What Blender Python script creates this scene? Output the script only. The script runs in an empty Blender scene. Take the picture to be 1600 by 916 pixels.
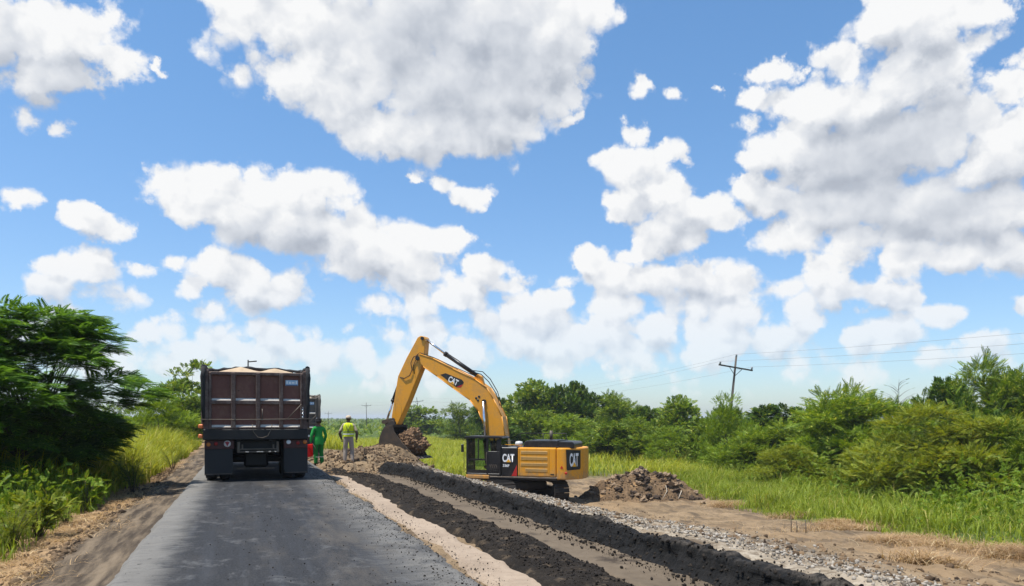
import bpy, bmesh, math, random
import numpy as np
from mathutils import Vector, Matrix, noise as mnoise

rng = np.random.default_rng(7)
random.seed(7)
scene = bpy.context.scene
COL = scene.collection
R = math.radians

# ------------------------------------------------------------------ camera
YAW = R(20.0)           # the camera looks 20 degrees to the right of the road direction (+Y)
CAM_H = 1.56
FPX = 1155.0            # focal length in photo pixels (1600 wide)
cam_d = bpy.data.cameras.new('camera')
cam_d.sensor_width = 36.0
cam_d.lens = FPX / 1600 * 36.0
cam_d.shift_y = 195.0 / 1600
cam_d.clip_start = 0.1
cam_d.clip_end = 20000
cam = bpy.data.objects.new('camera', cam_d)
COL.objects.link(cam)
cam.location = (0, 0, CAM_H)
cam.rotation_euler = (R(90), 0, -YAW)
scene.camera = cam

# ------------------------------------------------------------------ exposure
scene.render.engine = 'CYCLES'
scene.view_settings.view_transform = 'Standard'
scene.view_settings.look = 'None'
scene.view_settings.exposure = 0.42
scene.view_settings.gamma = 1.0
scene.view_settings.use_curve_mapping = False
cy = scene.cycles
cy.use_denoising = True
cy.max_bounces = 6
cy.diffuse_bounces = 3
cy.glossy_bounces = 2
cy.transmission_bounces = 4
cy.transparent_max_bounces = 6
cy.volume_bounces = 0
cy.caustics_reflective = False
cy.caustics_refractive = False
cy.use_adaptive_sampling = True
cy.adaptive_threshold = 0.01

# ------------------------------------------------------------------ sun
SUN_EL = R(73)
SUN_AZ = R(-99)          # measured from +Y towards +X; the sun stands high on the left of the road
sun_dir = Vector((math.sin(SUN_AZ) * math.cos(SUN_EL), math.cos(SUN_AZ) * math.cos(SUN_EL), math.sin(SUN_EL)))
sl = bpy.data.lights.new('sun', 'SUN')
sl.energy = 4.9
sl.angle = R(0.53)
sl.color = (1.0, 0.955, 0.88)
so = bpy.data.objects.new('sun', sl)
COL.objects.link(so)
so.location = (0, 0, 30)
so.rotation_euler = (-sun_dir).to_track_quat('-Z', 'Y').to_euler()

# ------------------------------------------------------------------ world: Nishita sky with a layer of cumulus
class NT:
    """small helper to write node trees"""
    def __init__(self, tree):
        self.t = tree; self.n = tree.nodes; self.l = tree.links
    def node(self, kind, **kw):
        nd = self.n.new(kind)
        for k, v in kw.items():
            setattr(nd, k, v)
        return nd
    def put(self, sock, v):
        if v is None: return
        if hasattr(v, 'is_output'):
            self.l.new(v, sock)
        else:
            sock.default_value = v
    def math(self, op, a, b=None, c=None, clamp=False):
        nd = self.node('ShaderNodeMath', operation=op); nd.use_clamp = clamp
        for i, v in enumerate((a, b, c)):
            self.put(nd.inputs[i], v)
        return nd.outputs[0]
    def vmath(self, op, a, b=None, scale=None):
        nd = self.node('ShaderNodeVectorMath', operation=op)
        self.put(nd.inputs[0], a); self.put(nd.inputs[1], b)
        if scale is not None: self.put(nd.inputs['Scale'], scale)
        return nd.outputs['Value'] if op in ('DISTANCE', 'LENGTH', 'DOT_PRODUCT') else nd.outputs[0]
    def ramp(self, v, a, b, smooth=True, lo=0.0, hi=1.0):
        nd = self.node('ShaderNodeMapRange', interpolation_type='SMOOTHSTEP' if smooth else 'LINEAR')
        nd.clamp = True
        self.put(nd.inputs[0], v)
        for i, q in zip((1, 2, 3, 4), (a, b, lo, hi)):
            nd.inputs[i].default_value = q
        return nd.outputs[0]
    def noise(self, vec, scale, detail=4.0, rough=0.55, dist=0.0, lac=2.0, out=0):
        nd = self.node('ShaderNodeTexNoise')
        if vec is not None: self.put(nd.inputs['Vector'], vec)
        nd.inputs['Scale'].default_value = scale; nd.inputs['Detail'].default_value = detail
        nd.inputs['Roughness'].default_value = rough; nd.inputs['Distortion'].default_value = dist
        nd.inputs['Lacunarity'].default_value = lac
        return nd.outputs[out]
    def voronoi(self, vec, scale, feature='F1', detail=0.0, rough=0.5, lac=2.0, out='Distance', smooth=None):
        nd = self.node('ShaderNodeTexVoronoi', feature=feature)
        if vec is not None: self.put(nd.inputs['Vector'], vec)
        nd.inputs['Scale'].default_value = scale
        if 'Detail' in nd.inputs: nd.inputs['Detail'].default_value = detail
        if 'Roughness' in nd.inputs: nd.inputs['Roughness'].default_value = rough
        if 'Lacunarity' in nd.inputs: nd.inputs['Lacunarity'].default_value = lac
        if smooth is not None and 'Smoothness' in nd.inputs: nd.inputs['Smoothness'].default_value = smooth
        return nd.outputs[out]
    def mix(self, f, a, b, blend='MIX'):
        nd = self.node('ShaderNodeMix', data_type='RGBA', blend_type=blend)
        nd.clamp_factor = True
        self.put(nd.inputs[0], f)
        for s, v in ((nd.inputs[6], a), (nd.inputs[7], b)):
            if isinstance(v, (tuple, list)) and len(v) == 3: v = (*v, 1.0)
            self.put(s, v)
        return nd.outputs[2]
    def colramp(self, f, stops):
        nd = self.node('ShaderNodeValToRGB')
        e = nd.color_ramp.elements
        while len(e) < len(stops): e.new(0.5)
        for el, (p, c) in zip(e, stops):
            el.position = p; el.color = (*c, 1.0) if len(c) == 3 else c
        self.put(nd.inputs[0], f)
        return nd.outputs[0]
    def sep(self, v):
        nd = self.node('ShaderNodeSeparateXYZ'); self.put(nd.inputs[0], v); return nd.outputs
    def comb(self, x=0.0, y=0.0, z=0.0):
        nd = self.node('ShaderNodeCombineXYZ')
        for i, v in enumerate((x, y, z)): self.put(nd.inputs[i], v)
        return nd.outputs[0]

world = bpy.data.worlds.new('World')
scene.world = world
world.use_nodes = True
world.cycles.sampling_method = 'MANUAL'
world.cycles.sample_map_resolution = 256
# clouds as (azimuth, elevation, angular radius) in degrees; a radius is the cloud's half width.
# half-width : half-height of a puff is 1 : 1/1.6
KEL = 1.6
def sky_dir(px, py):
    u = (px - 800) / FPX; v = (653 - py) / FPX
    return math.degrees(YAW) + math.degrees(math.atan(u)), math.degrees(math.atan(v * math.cos(math.atan(u))))
def puff(px, py, r, w=1.0):
    a0, e0 = sky_dir(px, py); a1, _ = sky_dir(px + r, py); a2, _ = sky_dir(px - r, py)
    return a0, e0, (a1 - a2) / 2, w
PUFFS = [puff(*p) for p in (
    # upper left
    (30,45,110),(110,60,90),(170,105,55),(232,97,20,.8),(-40,30,120),(30,110,70,.9),(100,120,60,.9),
    (50,160,42,.62),(25,188,50,.62),(85,207,34,.65),
    # big one over the top centre
    (430,20,110),(520,50,130),(640,40,180),(760,40,150),(850,25,90),(470,100,75),(560,130,110),(700,130,150),(800,120,110),
    (575,195,60),(690,195,90),(790,190,70),(868,150,40,.9),(885,192,20,.8),(850,80,90),(545,80,90),(640,210,60),(370,15,50,.8),
    # left centre cumulus
    (265,290,62),(330,295,66),(400,310,80),(450,300,60),(500,300,55),(480,350,90),(560,365,66),(590,400,80),(660,375,55),(700,380,36),
    (640,420,80),(410,345,80),(335,330,60),(290,320,46),
    (700,295,26,.85),(735,308,36,.9),(655,280,12,.6),
    (140,340,36),(175,358,38),(30,308,38,.75),
    (100,405,46,.8),(150,415,55,.8),(85,450,48,.8),(190,463,68,.8),(215,420,35,.75),
    (262,415,32,.85),(345,435,58),(400,445,60,.9),(450,455,50,.9),(300,450,40,.9),
    (590,482,44,.85),(650,480,50,.85),(760,425,42,.9),(740,465,55,.9),(805,485,70,.85),(860,470,45,.85),(800,445,40,.85),
    # right centre
    (955,255,42),(1000,265,56),(1045,245,34),(1040,300,62),(1090,330,55),(1125,345,40),(1050,370,56),(990,320,45),(998,205,28,.8),
    (1015,135,28,.66),(1060,142,26,.66),(1005,150,24,.6),
    # right giant
    (1370,20,80),(1450,40,100),(1520,30,60),(1310,85,55),(1210,105,36),(1250,150,60),(1320,150,80),(1400,130,100),(1470,120,80),
    (1180,150,30,.8),(1170,190,30,.75),(1132,145,15,.7),(1230,220,66),(1330,240,110),(1430,230,110),(1530,190,60),(1580,150,46),
    (1560,250,90),(1600,200,70),(1170,290,40),(1215,310,55),(1300,330,90),(1410,320,110),(1520,330,110),(1600,330,80),(1250,370,66),(1340,380,70),
    (1420,400,56),(1500,395,60),(1580,395,66),(1640,100,60),
    # the band below
    (930,405,34),(960,430,48),(1010,395,36),(1020,440,58),(1090,440,60),(1140,445,40),(1080,480,80,.85),(960,475,60,.85),(1160,485,60,.85),(1220,450,50,.8),
    (1280,425,44),(1310,455,50),(1370,460,50),(1410,472,40),(1475,497,42,.9),(1595,478,30,.85),
    # low ones near the horizon
    (240,515,60,.85),(330,488,44,.7),(345,530,50,.88),(430,522,50,.92),(540,510,36,.66),(680,520,60,.86),(610,525,50,.8),(520,560,90,.66),
    (640,575,110,.62),(800,520,70,.85),(880,540,80,.85),(1030,522,60,.9),(980,550,70,.8),(1220,535,60,.85),(1340,530,66,.85),(1100,560,100,.64),
    (1300,575,100,.72),(180,560,90,.75),(60,560,90,.7),(1480,560,70,.7),(120,500,60,.8),(40,520,60,.75),(290,555,60,.8),(400,560,70,.8),(470,545,50,.8),
    (560,545,50,.78),(720,550,60,.8),(770,500,50,.85),(860,505,60,.85),(930,520,50,.85),(1080,515,50,.85),(1150,530,60,.82),(1260,500,50,.8),(1400,525,60,.78),(1540,540,70,.75),
    (700,470,40,.85),(880,440,30,.8),(1190,455,40,.85),(1240,480,50,.85),
)]
# the thick, grey-bellied parts of the larger clouds
CORES = [puff(*p) for p in (
    (60,150,150,.9),(-20,40,120,.7),(690,90,250,1.0),(820,120,150,1.0),(720,180,170,.9),(560,60,130,.7),
    (470,385,130,.8),(390,360,90,.7),(600,430,90,.6),(1060,375,80,.7),(1000,330,60,.5),
    (1390,230,150,1.15),(1330,290,170,1.0),(1480,330,170,1.0),(1430,90,110,.6),(1080,460,90,.75),(1340,480,90,.6),(1600,420,90,.6),
    (140,470,110,.5),(400,470,110,.5),(780,500,120,.5),(160,375,50,.5),(730,325,50,.5),
)]
def build_sky():
    t = NT(world.node_tree)
    t.n.clear()
    out = t.node('ShaderNodeOutputWorld'); bg = t.node('ShaderNodeBackground')
    bg.inputs['Strength'].default_value = 0.115
    t.l.new(bg.outputs[0], out.inputs[0])
    sky = t.node('ShaderNodeTexSky', sky_type='NISHITA')
    sky.sun_disc = False
    sky.sun_elevation = SUN_EL
    sky.sun_rotation = SUN_AZ
    sky.altitude = 0; sky.air_density = 1.0; sky.dust_density = 0.6; sky.ozone_density = 1.6
    d = t.node('ShaderNodeTexCoord').outputs['Generated']
    d = t.vmath('NORMALIZE', d)
    X, Y, Z = t.sep(d)
    DEG = 180 / math.pi
    # domain warp keeps every outline ragged
    w1 = t.vmath('SUBTRACT', t.noise(d, 7.0, 3.0, 0.55, out=1), (0.5, 0.5, 0.5))
    w2 = t.vmath('SUBTRACT', t.noise(d, 24.0, 8.0, 0.66, out=1), (0.5, 0.5, 0.5))
    az = t.math('MULTIPLY', t.math('ARCTAN2', X, Y), DEG)
    el = t.math('MULTIPLY', t.math('ARCSINE', Z), DEG * KEL)
    P = t.comb(az, el, 0.0)
    elf = t.ramp(Z, 0.0, 0.45, False, 0.45, 1.1)        # clouds far off (low) are smaller, so is their detail
    Pw = t.vmath('ADD', P, t.vmath('SCALE', w1, scale=t.math('MULTIPLY', elf, 5.0)))
    Pw = t.vmath('ADD', Pw, t.vmath('SCALE', w2, scale=t.math('MULTIPLY', elf, 4.2)))
    Pw = t.vmath('MULTIPLY', Pw, (1.0, 1.0, 0.0))
    def field(P, puffs, k, reach):
        acc = None
        for a, e, r, w in puffs:
            ds = t.vmath('DISTANCE', P, (a, e * KEL, 0.0))
            v = t.math('MULTIPLY_ADD', ds, -w / (r * reach), w)
            if acc is None: acc = v
            else:
                acc = t.math('SMOOTH_MAX', acc, v, k)
        return acc
    F = field(Pw, PUFFS, 0.10, 1.75)
    lift = t.comb(0.0, t.math('MULTIPLY', elf, 3.0), 0.0)
    Fup = field(t.vmath('ADD', Pw, lift), PUFFS, 0.10, 1.75)       # how much cloud stands above, towards the sun
    under = t.ramp(t.math('SUBTRACT', Fup, F), -0.12, 0.42)
    # the sky outside the picture: the same sort of cumulus at random
    gen = t.noise(t.vmath('MULTIPLY', d, (1, 1, 2.2)), 3.3, 2.0, 0.5)
    gen = t.ramp(gen, 0.45, 0.75, False, -0.2, 1.0)
    aw = t.math('ABSOLUTE', t.math('SUBTRACT', az, 20.0))
    inside = t.math('MULTIPLY', t.ramp(aw, 38.0, 48.0, True, 1.0, 0.0), t.ramp(el, 31 * KEL, 40 * KEL, True, 1.0, 0.0))
    gen = t.math('SUBTRACT', gen, t.math('MULTIPLY', inside, 3.0))
    F = t.math('MAXIMUM', F, gen)
    # billows
    dw = t.vmath('ADD', d, t.vmath('SCALE', w2, scale=0.03))
    nscale = 1.0
    b1 = t.voronoi(dw, 19.0, 'F1', 1.6, 0.55, 2.3)
    b2 = t.voronoi(t.vmath('ADD', dw, (-0.012, 0.0, 0.018)), 19.0, 'F1', 1.6, 0.55, 2.3)
    fb = t.noise(dw, 14.0, 10.0, 0.59)
    fb2 = t.noise(t.vmath('ADD', dw, (-0.014, 0, 0.019)), 14.0, 5.0, 0.5)
    D = t.math('ADD', F, t.math('MULTIPLY', t.math('SUBTRACT', 0.50, b1), 0.46))
    D = t.math('ADD', D, t.math('MULTIPLY', t.math('SUBTRACT', fb, 0.5), 0.62))
    alpha = t.ramp(D, 0.15, 0.40)
    thick = t.ramp(D, 0.35, 1.05, True)
    core = field(Pw, CORES, 0.15, 1.45)
    core = t.math('MAXIMUM', core, t.math('MULTIPLY', gen, 0.8))
    core = t.math('ADD', core, t.math('MULTIPLY', t.math('SUBTRACT', fb2, 0.5), 0.45))
    core = t.ramp(core, 0.08, 0.95, True)
    relief = t.math('ADD', t.math('MULTIPLY', t.math('SUBTRACT', b2, b1), 1.0), t.math('MULTIPLY', t.math('SUBTRACT', fb, fb2), 1.15))
    shade = t.math('MULTIPLY_ADD', core, -0.40, 1.04)
    shade = t.math('SUBTRACT', shade, t.math('MULTIPLY', under, 0.33))
    shade = t.math('ADD', shade, t.math('MULTIPLY', relief, t.math('MULTIPLY_ADD', core, -0.22, 0.46)))
    shade = t.math('SUBTRACT', shade, t.math('MULTIPLY', thick, 0.03))
    shade = t.math('MAXIMUM', t.math('MINIMUM', shade, 1.08), 0.22)
    ccol = t.colramp(shade, [(0.15, (0.33, 0.36, 0.43)), (0.42, (0.46, 0.50, 0.57)), (0.70, (0.66, 0.69, 0.74)), (1.0, (0.88, 0.885, 0.89))])
    ccol = t.vmath('SCALE', ccol, scale=7.0)
    soft = alpha
    skyc = t.mix(1.0, sky.outputs[0], t.mix(t.ramp(Z, 0.0, 0.5), (0.80, 0.92, 1.08), (0.79, 1.07, 1.22)), 'MULTIPLY')
    # clouds low over the horizon stand behind more air
    far = t.ramp(Z, 0.02, 0.20, True, 0.62, 1.0)
    a = t.math('MULTIPLY', soft, far)
    a = t.math('MULTIPLY', a, t.ramp(Z, 0.0, 0.05))
    t.l.new(t.mix(a, skyc, ccol), bg.inputs['Color'])
build_sky()
# ------------------------------------------------------------------ helpers
def tag(o, label=None, cat=None, group=None, kind=None):
    if label: o['label'] = label
    if cat: o['category'] = cat
    if group: o['group'] = group
    if kind: o['kind'] = kind
    return o
def empty(name, loc=(0, 0, 0), rz=0.0):
    o = bpy.data.objects.new(name, None); COL.objects.link(o)
    o.empty_display_size = 0.3
    o.location = loc; o.rotation_euler = (0, 0, rz)
    return o
def link(name, me, mat=None, parent=None, smooth=False):
    o = bpy.data.objects.new(name, me); COL.objects.link(o)
    if mat is not None and not me.materials: me.materials.append(mat)
    if parent is not None: o.parent = parent
    if smooth: me.shade_smooth()
    return o
def mesh_np(name, verts, quads=None, tris=None, mat=None, smooth=False):
    """mesh from numpy arrays"""
    me = bpy.data.meshes.new(name)
    verts = np.asarray(verts, dtype=np.float32).reshape(-1, 3)
    nq = 0 if quads is None else len(quads); nt = 0 if tris is None else len(tris)
    me.vertices.add(len(verts)); me.vertices.foreach_set('co', verts.ravel())
    idx = []
    if nq: idx.append(np.asarray(quads, dtype=np.int32).ravel())
    if nt: idx.append(np.asarray(tris, dtype=np.int32).ravel())
    idx = np.concatenate(idx)
    me.loops.add(len(idx)); me.loops.foreach_set('vertex_index', idx)
    me.polygons.add(nq + nt)
    starts = np.concatenate([np.arange(nq) * 4, nq * 4 + np.arange(nt) * 3]).astype(np.int32)
    me.polygons.foreach_set('loop_start', starts)
    if smooth: me.polygons.foreach_set('use_smooth', np.ones(nq + nt, dtype=bool))
    me.update(calc_edges=True)
    if mat is not None: me.materials.append(mat)
    return me

class MB:
    """collects shapes in one bmesh; build() links it as ONE mesh object"""
    def __init__(self): self.bm = bmesh.new()
    def box(self, x0, x1, y0, y1, z0, z1, bev=0.0, seg=1, M=None):
        b = bmesh.new()
        bmesh.ops.create_cube(b, size=1.0)
        for v in b.verts:
            v.co = Vector(((x0 + x1) / 2 + v.co.x * (x1 - x0), (y0 + y1) / 2 + v.co.y * (y1 - y0), (z0 + z1) / 2 + v.co.z * (z1 - z0)))
        if bev > 0: bmesh.ops.bevel(b, geom=list(b.edges), offset=bev, segments=seg, profile=0.5, affect='EDGES')
        return self._merge(b, M)
    def prism(self, pts, w0, w1, axis='y', bev=0.0, seg=1, M=None):
        """polygon of 2-D points (other two axes, in order) extruded from w0 to w1 along axis"""
        b = bmesh.new()
        def P(p, w):
            return {'x': (w, p[0], p[1]), 'y': (p[0], w, p[1]), 'z': (p[0], p[1], w)}[axis]
        A = [b.verts.new(P(p, w0)) for p in pts]; B = [b.verts.new(P(p, w1)) for p in pts]
        n = len(pts)
        b.faces.new(A); b.faces.new(B[::-1])
        for i in range(n): b.faces.new((A[i], B[i], B[(i + 1) % n], A[(i + 1) % n]))
        bmesh.ops.recalc_face_normals(b, faces=list(b.faces))
        if bev > 0: bmesh.ops.bevel(b, geom=list(b.edges), offset=bev, segments=seg, profile=0.5, affect='EDGES', clamp_overlap=True)
        return self._merge(b, M)
    def cyl(self, p0, p1, r0, r1=None, n=12, cap=True):
        p0 = Vector(p0); p1 = Vector(p1); r1 = r0 if r1 is None else r1
        d = (p1 - p0); q = d.to_track_quat('Z', 'Y')
        A = []; B = []
        for i in range(n):
            a = 2 * math.pi * i / n; u = Vector((math.cos(a), math.sin(a), 0))
            A.append(self.bm.verts.new(p0 + q @ (u * r0))); B.append(self.bm.verts.new(p1 + q @ (u * r1)))
        for i in range(n): 
            f = self.bm.faces.new((A[i], A[(i + 1) % n], B[(i + 1) % n], B[i])); f.smooth = True
        if cap:
            self.bm.faces.new(A[::-1]); self.bm.faces.new(B)
        return self
    def tube(self, pts, r, n=8):
        pts = [Vector(p) for p in pts]; rings = []
        rr = r if hasattr(r, '__len__') else [r] * len(pts)
        up = Vector((0.13, 0.21, 1)).normalized()
        for i, p in enumerate(pts):
            d = (pts[min(i + 1, len(pts) - 1)] - pts[max(i - 1, 0)]).normalized()
            a = d.cross(up)
            if a.length < 1e-4: a = d.cross(Vector((1, 0, 0)))
            a.normalize(); b = d.cross(a)
            rings.append([self.bm.verts.new(p + (a * math.cos(2 * math.pi * k / n) + b * math.sin(2 * math.pi * k / n)) * rr[i]) for k in range(n)])
        for A, B in zip(rings, rings[1:]):
            for k in range(n):
                f = self.bm.faces.new((A[k], B[k], B[(k + 1) % n], A[(k + 1) % n])); f.smooth = True
        self.bm.faces.new(rings[0]); self.bm.faces.new(rings[-1][::-1])
        return self
    def lathe(self, prof, c, axis='z', n=24):
        """profile of (radius, height) turned about an axis through c"""
        c = Vector(c); rings = []
        for r, h in prof:
            ring = []
            for k in range(n):
                a = 2 * math.pi * k / n; u, v = r * math.cos(a), r * math.sin(a)
                o = {'z': (u, v, h), 'x': (h, u, v), 'y': (u, h, v)}[axis]
                ring.append(self.bm.verts.new(c + Vector(o)))
            rings.append(ring)
        for A, B in zip(rings, rings[1:]):
            for k in range(n):
                f = self.bm.faces.new((A[k], A[(k + 1) % n], B[(k + 1) % n], B[k])); f.smooth = True
        self.bm.faces.new(rings[0]); self.bm.faces.new(rings[-1])
        return self
    def _merge(self, b, M=None):
        if M is not None: bmesh.ops.transform(b, matrix=M, verts=list(b.verts))
        me = bpy.data.meshes.new('tmp'); b.to_mesh(me); b.free()
        self.bm.from_mesh(me); bpy.data.meshes.remove(me)
        return self
    def build(self, name, mat, parent=None, smooth=False):
        bmesh.ops.recalc_face_normals(self.bm, faces=list(self.bm.faces))
        me = bpy.data.meshes.new(name); self.bm.to_mesh(me); self.bm.free()
        me.materials.append(mat)
        return link(name, me, None, parent, smooth)
def box(name, mat, parent, *a, **k): return MB().box(*a, **k).build(name, mat, parent)

# vectorised value noise
_perm = rng.permutation(4096)
def _h(ix, iy): return _perm[(ix * 73 + _perm[(iy * 19) & 4095] * 31) & 4095] / 4095.0
def vnoise(x, y):
    ix = np.floor(x).astype(np.int64); iy = np.floor(y).astype(np.int64)
    fx = x - ix; fy = y - iy
    fx = fx * fx * (3 - 2 * fx); fy = fy * fy * (3 - 2 * fy)
    a = _h(ix, iy); b = _h(ix + 1, iy); c = _h(ix, iy + 1); d = _h(ix + 1, iy + 1)
    return (a * (1 - fx) + b * fx) * (1 - fy) + (c * (1 - fx) + d * fx) * fy
def fbm(x, y, oct=4, gain=0.5):
    s = 0; a = 1; t = 0
    for o in range(oct):
        s = s + a * vnoise(x * 2 ** o + 17.3 * o, y * 2 ** o + 9.1 * o); t += a; a *= gain
    return s / t - 0.5
def sstep(x, a, b):
    t = np.clip((x - a) / (b - a), 0, 1); return t * t * (3 - 2 * t)

# ------------------------------------------------------------------ materials
def new_mat(name):
    m = bpy.data.materials.new(name); m.use_nodes = True
    t = NT(m.node_tree); t.n.clear()
    t.out = t.node('ShaderNodeOutputMaterial')
    t.p = t.node('ShaderNodeBsdfPrincipled')
    t.l.new(t.p.outputs[0], t.out.inputs[0])
    return m, t
def pos(t): return t.node('ShaderNodeNewGeometry').outputs['Position']
def objc(t): return t.node('ShaderNodeTexCoord').outputs['Object']
def bump(t, h, strength=0.5, dist=0.02):
    b = t.node('ShaderNodeBump'); b.inputs['Strength'].default_value = strength; b.inputs['Distance'].default_value = dist
    t.put(b.inputs['Height'], h); t.l.new(b.outputs[0], t.p.inputs['Normal'])
def mat_worn(name, col, dirt=(0.16, 0.12, 0.08), amount=0.35, rough=0.5, metal=0.0, scale=3.0, chips=None, spec=0.4):
    """painted or bare metal with dust and stains in object space"""
    m, t = new_mat(name)
    o = objc(t)
    n1 = t.noise(o, scale, 6, 0.62, 0.3); n2 = t.noise(o, scale * 7, 4, 0.6)
    f = t.math('MULTIPLY', t.ramp(t.math('MULTIPLY_ADD', n2, 0.4, t.math('MULTIPLY', n1, 0.8)), 0.50, 0.82), amount)
    base = t.mix(n1, tuple(c * 0.86 for c in col), tuple(min(1, c * 1.1) for c in col))
    c = t.mix(f, base, dirt)
    if chips: c = t.mix(t.ramp(t.noise(o, scale * 4, 8, 0.7), 0.63, 0.70), c, chips)
    t.put(t.p.inputs['Base Color'], c)
    t.put(t.p.inputs['Roughness'], t.math('MULTIPLY_ADD', f, 0.5, t.math('MULTIPLY_ADD', n2, 0.2, rough - 0.1)))
    t.p.inputs['Metallic'].default_value = metal
    t.p.inputs['Specular IOR Level'].default_value = spec
    bump(t, n2, 0.08, 0.01)
    return m
def mat_plain(name, col, rough=0.6, metal=0.0, emit=None, spec=0.4):
    m, t = new_mat(name)
    n = t.noise(objc(t), 9.0, 4, 0.6)
    t.put(t.p.inputs['Base Color'], t.mix(n, tuple(c * 0.82 for c in col), tuple(min(1, c * 1.16) for c in col)))
    t.p.inputs['Roughness'].default_value = rough; t.p.inputs['Metallic'].default_value = metal
    t.p.inputs['Specular IOR Level'].default_value = spec
    return m
def mat_leaf(name, dark, light, trans=0.35, yellow=None, patch=0.6, rough=0.5):
    m, t = new_mat(name)
    g = t.node('ShaderNodeNewGeometry')
    r = g.outputs['Random Per Island']
    oi = t.node('ShaderNodeObjectInfo').outputs['Random']
    n = t.noise(g.outputs['Position'], patch, 3, 0.6)
    f = t.math('ADD', t.math('MULTIPLY', r, 0.5), t.math('MULTIPLY', n, 0.6))
    f = t.math('ADD', f, t.math('MULTIPLY', t.math('SUBTRACT', oi, 0.5), 0.25))
    c = t.mix(t.math('SUBTRACT', f, 0.05), dark, light)
    if yellow: c = t.mix(t.ramp(r, 0.90, 0.97), c, yellow)
    t.put(t.p.inputs['Base Color'], c)
    t.p.inputs['Roughness'].default_value = rough
    t.p.inputs['Specular IOR Level'].default_value = 0.16
    tr = t.node('ShaderNodeBsdfTranslucent'); t.put(tr.inputs['Color'], t.mix(1.0, c, (1.5, 1.35, 0.6), 'MULTIPLY'))
    mx = t.node('ShaderNodeMixShader'); mx.inputs[0].default_value = trans
    t.l.new(t.p.outputs[0], mx.inputs[1]); t.l.new(tr.outputs[0], mx.inputs[2]); t.l.new(mx.outputs[0], t.out.inputs[0])
    return m
def mat_soil(name, c0, c1, c2=None, scale=3.0, bumps=0.6, rough=0.95, dist=0.03):
    m, t = new_mat(name)
    p = pos(t)
    n1 = t.noise(p, scale * 0.5, 6, 0.62, 0.4); n2 = t.noise(p, scale * 6, 6, 0.65); r = t.node('ShaderNodeNewGeometry').outputs['Random Per Island']
    f = t.math('ADD', t.math('MULTIPLY', n1, 0.7), t.math('MULTIPLY', n2, 0.4))
    f = t.math('ADD', f, t.math('MULTIPLY', t.math('SUBTRACT', r, 0.5), 0.5))
    c = t.mix(t.ramp(f, 0.35, 0.80, False), c0, c1)
    if c2: c = t.mix(t.ramp(t.noise(p, scale * 1.3, 5, 0.6), 0.55, 0.68), c, c2)
    t.put(t.p.inputs['Base Color'], c); t.p.inputs['Roughness'].default_value = rough
    t.p.inputs['Specular IOR Level'].default_value = 0.15
    bump(t, t.math('ADD', n2, t.math('MULTIPLY', t.noise(p, scale * 25, 3, 0.6), 0.4)), bumps, dist)
    return m
# ------------------------------------------------------------------ terrain
def plain_depth(Y): return 1.25 + 1.15 * sstep(Y, 8.0, 28.0)
def trench_z(Y): return -0.30 * sstep(Y, 19.0, 26.0) * (1 - sstep(Y, 70.0, 100.0))
def gz(X, Y, rough=True):
    X = np.asarray(X, dtype=float); Y = np.asarray(Y, dtype=float)
    zl = -0.10 - 0.12 * sstep(-X, 1.6, 3.0) - 0.35 * sstep(-X, 3.5, 9.0)
    zt = trench_z(Y) - 0.05
    bench = np.where(Y < 24.5, 0.02 + 0.15 * (1 - sstep(X, 4.9, 6.2)) * (1 - sstep(Y, 7.0, 10.0)), trench_z(Y))
    k = sstep(Y, 7.5, 12.0)                     # further on the bank falls away sooner
    x0 = 5.4 - 0.8 * k; x1 = 13.5 - 1.8 * k
    tt = np.clip((X - x0) / (x1 - x0), 0, 1)
    zr = bench - (plain_depth(Y) + bench) * tt * tt * (3 - 2 * tt)
    zr = zr + 1.15 * np.exp(-(((X - 7.6) / 1.9) ** 2 + ((Y - 37.5) / 3.0) ** 2))     # spoil under the bucket
    # the shoulder where the bucket digs stays high a little longer
    z = np.where(X < 0, zl * sstep(-X, 1.1, 1.6) - 0.06 * (1 - sstep(-X, 1.1, 1.6)), -0.06)
    z = np.where(X > 2.2, zt, z)
    w = sstep(X, 4.30, 4.55)
    z = np.where(X > 4.25, zt * (1 - w) + zr * w, z)
    if rough:
        near = np.exp(-np.maximum(np.hypot(X, Y) - 45, 0) / 40)
        off_road = sstep(-X, 1.35, 1.9) + sstep(X, 2.25, 2.6)
        bumpy = 0.05 + 0.14 * sstep(-X, 1.9, 3.0) + 0.20 * sstep(X, 5.0, 8.0)
        rub = np.exp(-((Y - 31) / 5.0) ** 2) * sstep(X, 2.3, 3.0) * (1 - sstep(X, 6.5, 8.5))
        z = z + off_road * near * (bumpy * fbm(X * 1.3, Y * 1.3, 4) + 0.09 * fbm(X * 5, Y * 5, 3)) + rub * (0.28 + 1.0 * fbm(X * 0.9 + 40, Y * 0.9, 4) + 0.30 * fbm(X * 3.5, Y * 3.5, 3))
        far = sstep(np.hypot(X, Y), 90, 300)
        z = z + far * 1.2 * fbm(X / 120, Y / 120, 3)
    return z
def gz1(x, y): return float(gz(np.array([x]), np.array([y]))[0])
def hit(px, py, h=0.0):
    """the point of the terrain (raised by h) that stands at a given place of the photograph"""
    u = (px - 800) / FPX; v = (653 - py) / FPX
    c, s = math.cos(YAW), math.sin(YAW)
    d = np.exp(np.linspace(math.log(4), math.log(900), 3000))
    X = u * d * c + d * s; Y = -u * d * s + d * c
    Z = CAM_H + v * d
    below = np.nonzero(Z < gz(X, Y, False) + h)[0]
    i = below[0] if len(below) else len(d) - 1
    return float(X[i]), float(Y[i]), float(d[i])
def at(px, d):
    """ground place at camera depth d below photo column px"""
    u = (px - 800) / FPX; c, s = math.cos(YAW), math.sin(YAW)
    return u * d * c + d * s, -u * d * s + d * c

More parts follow.
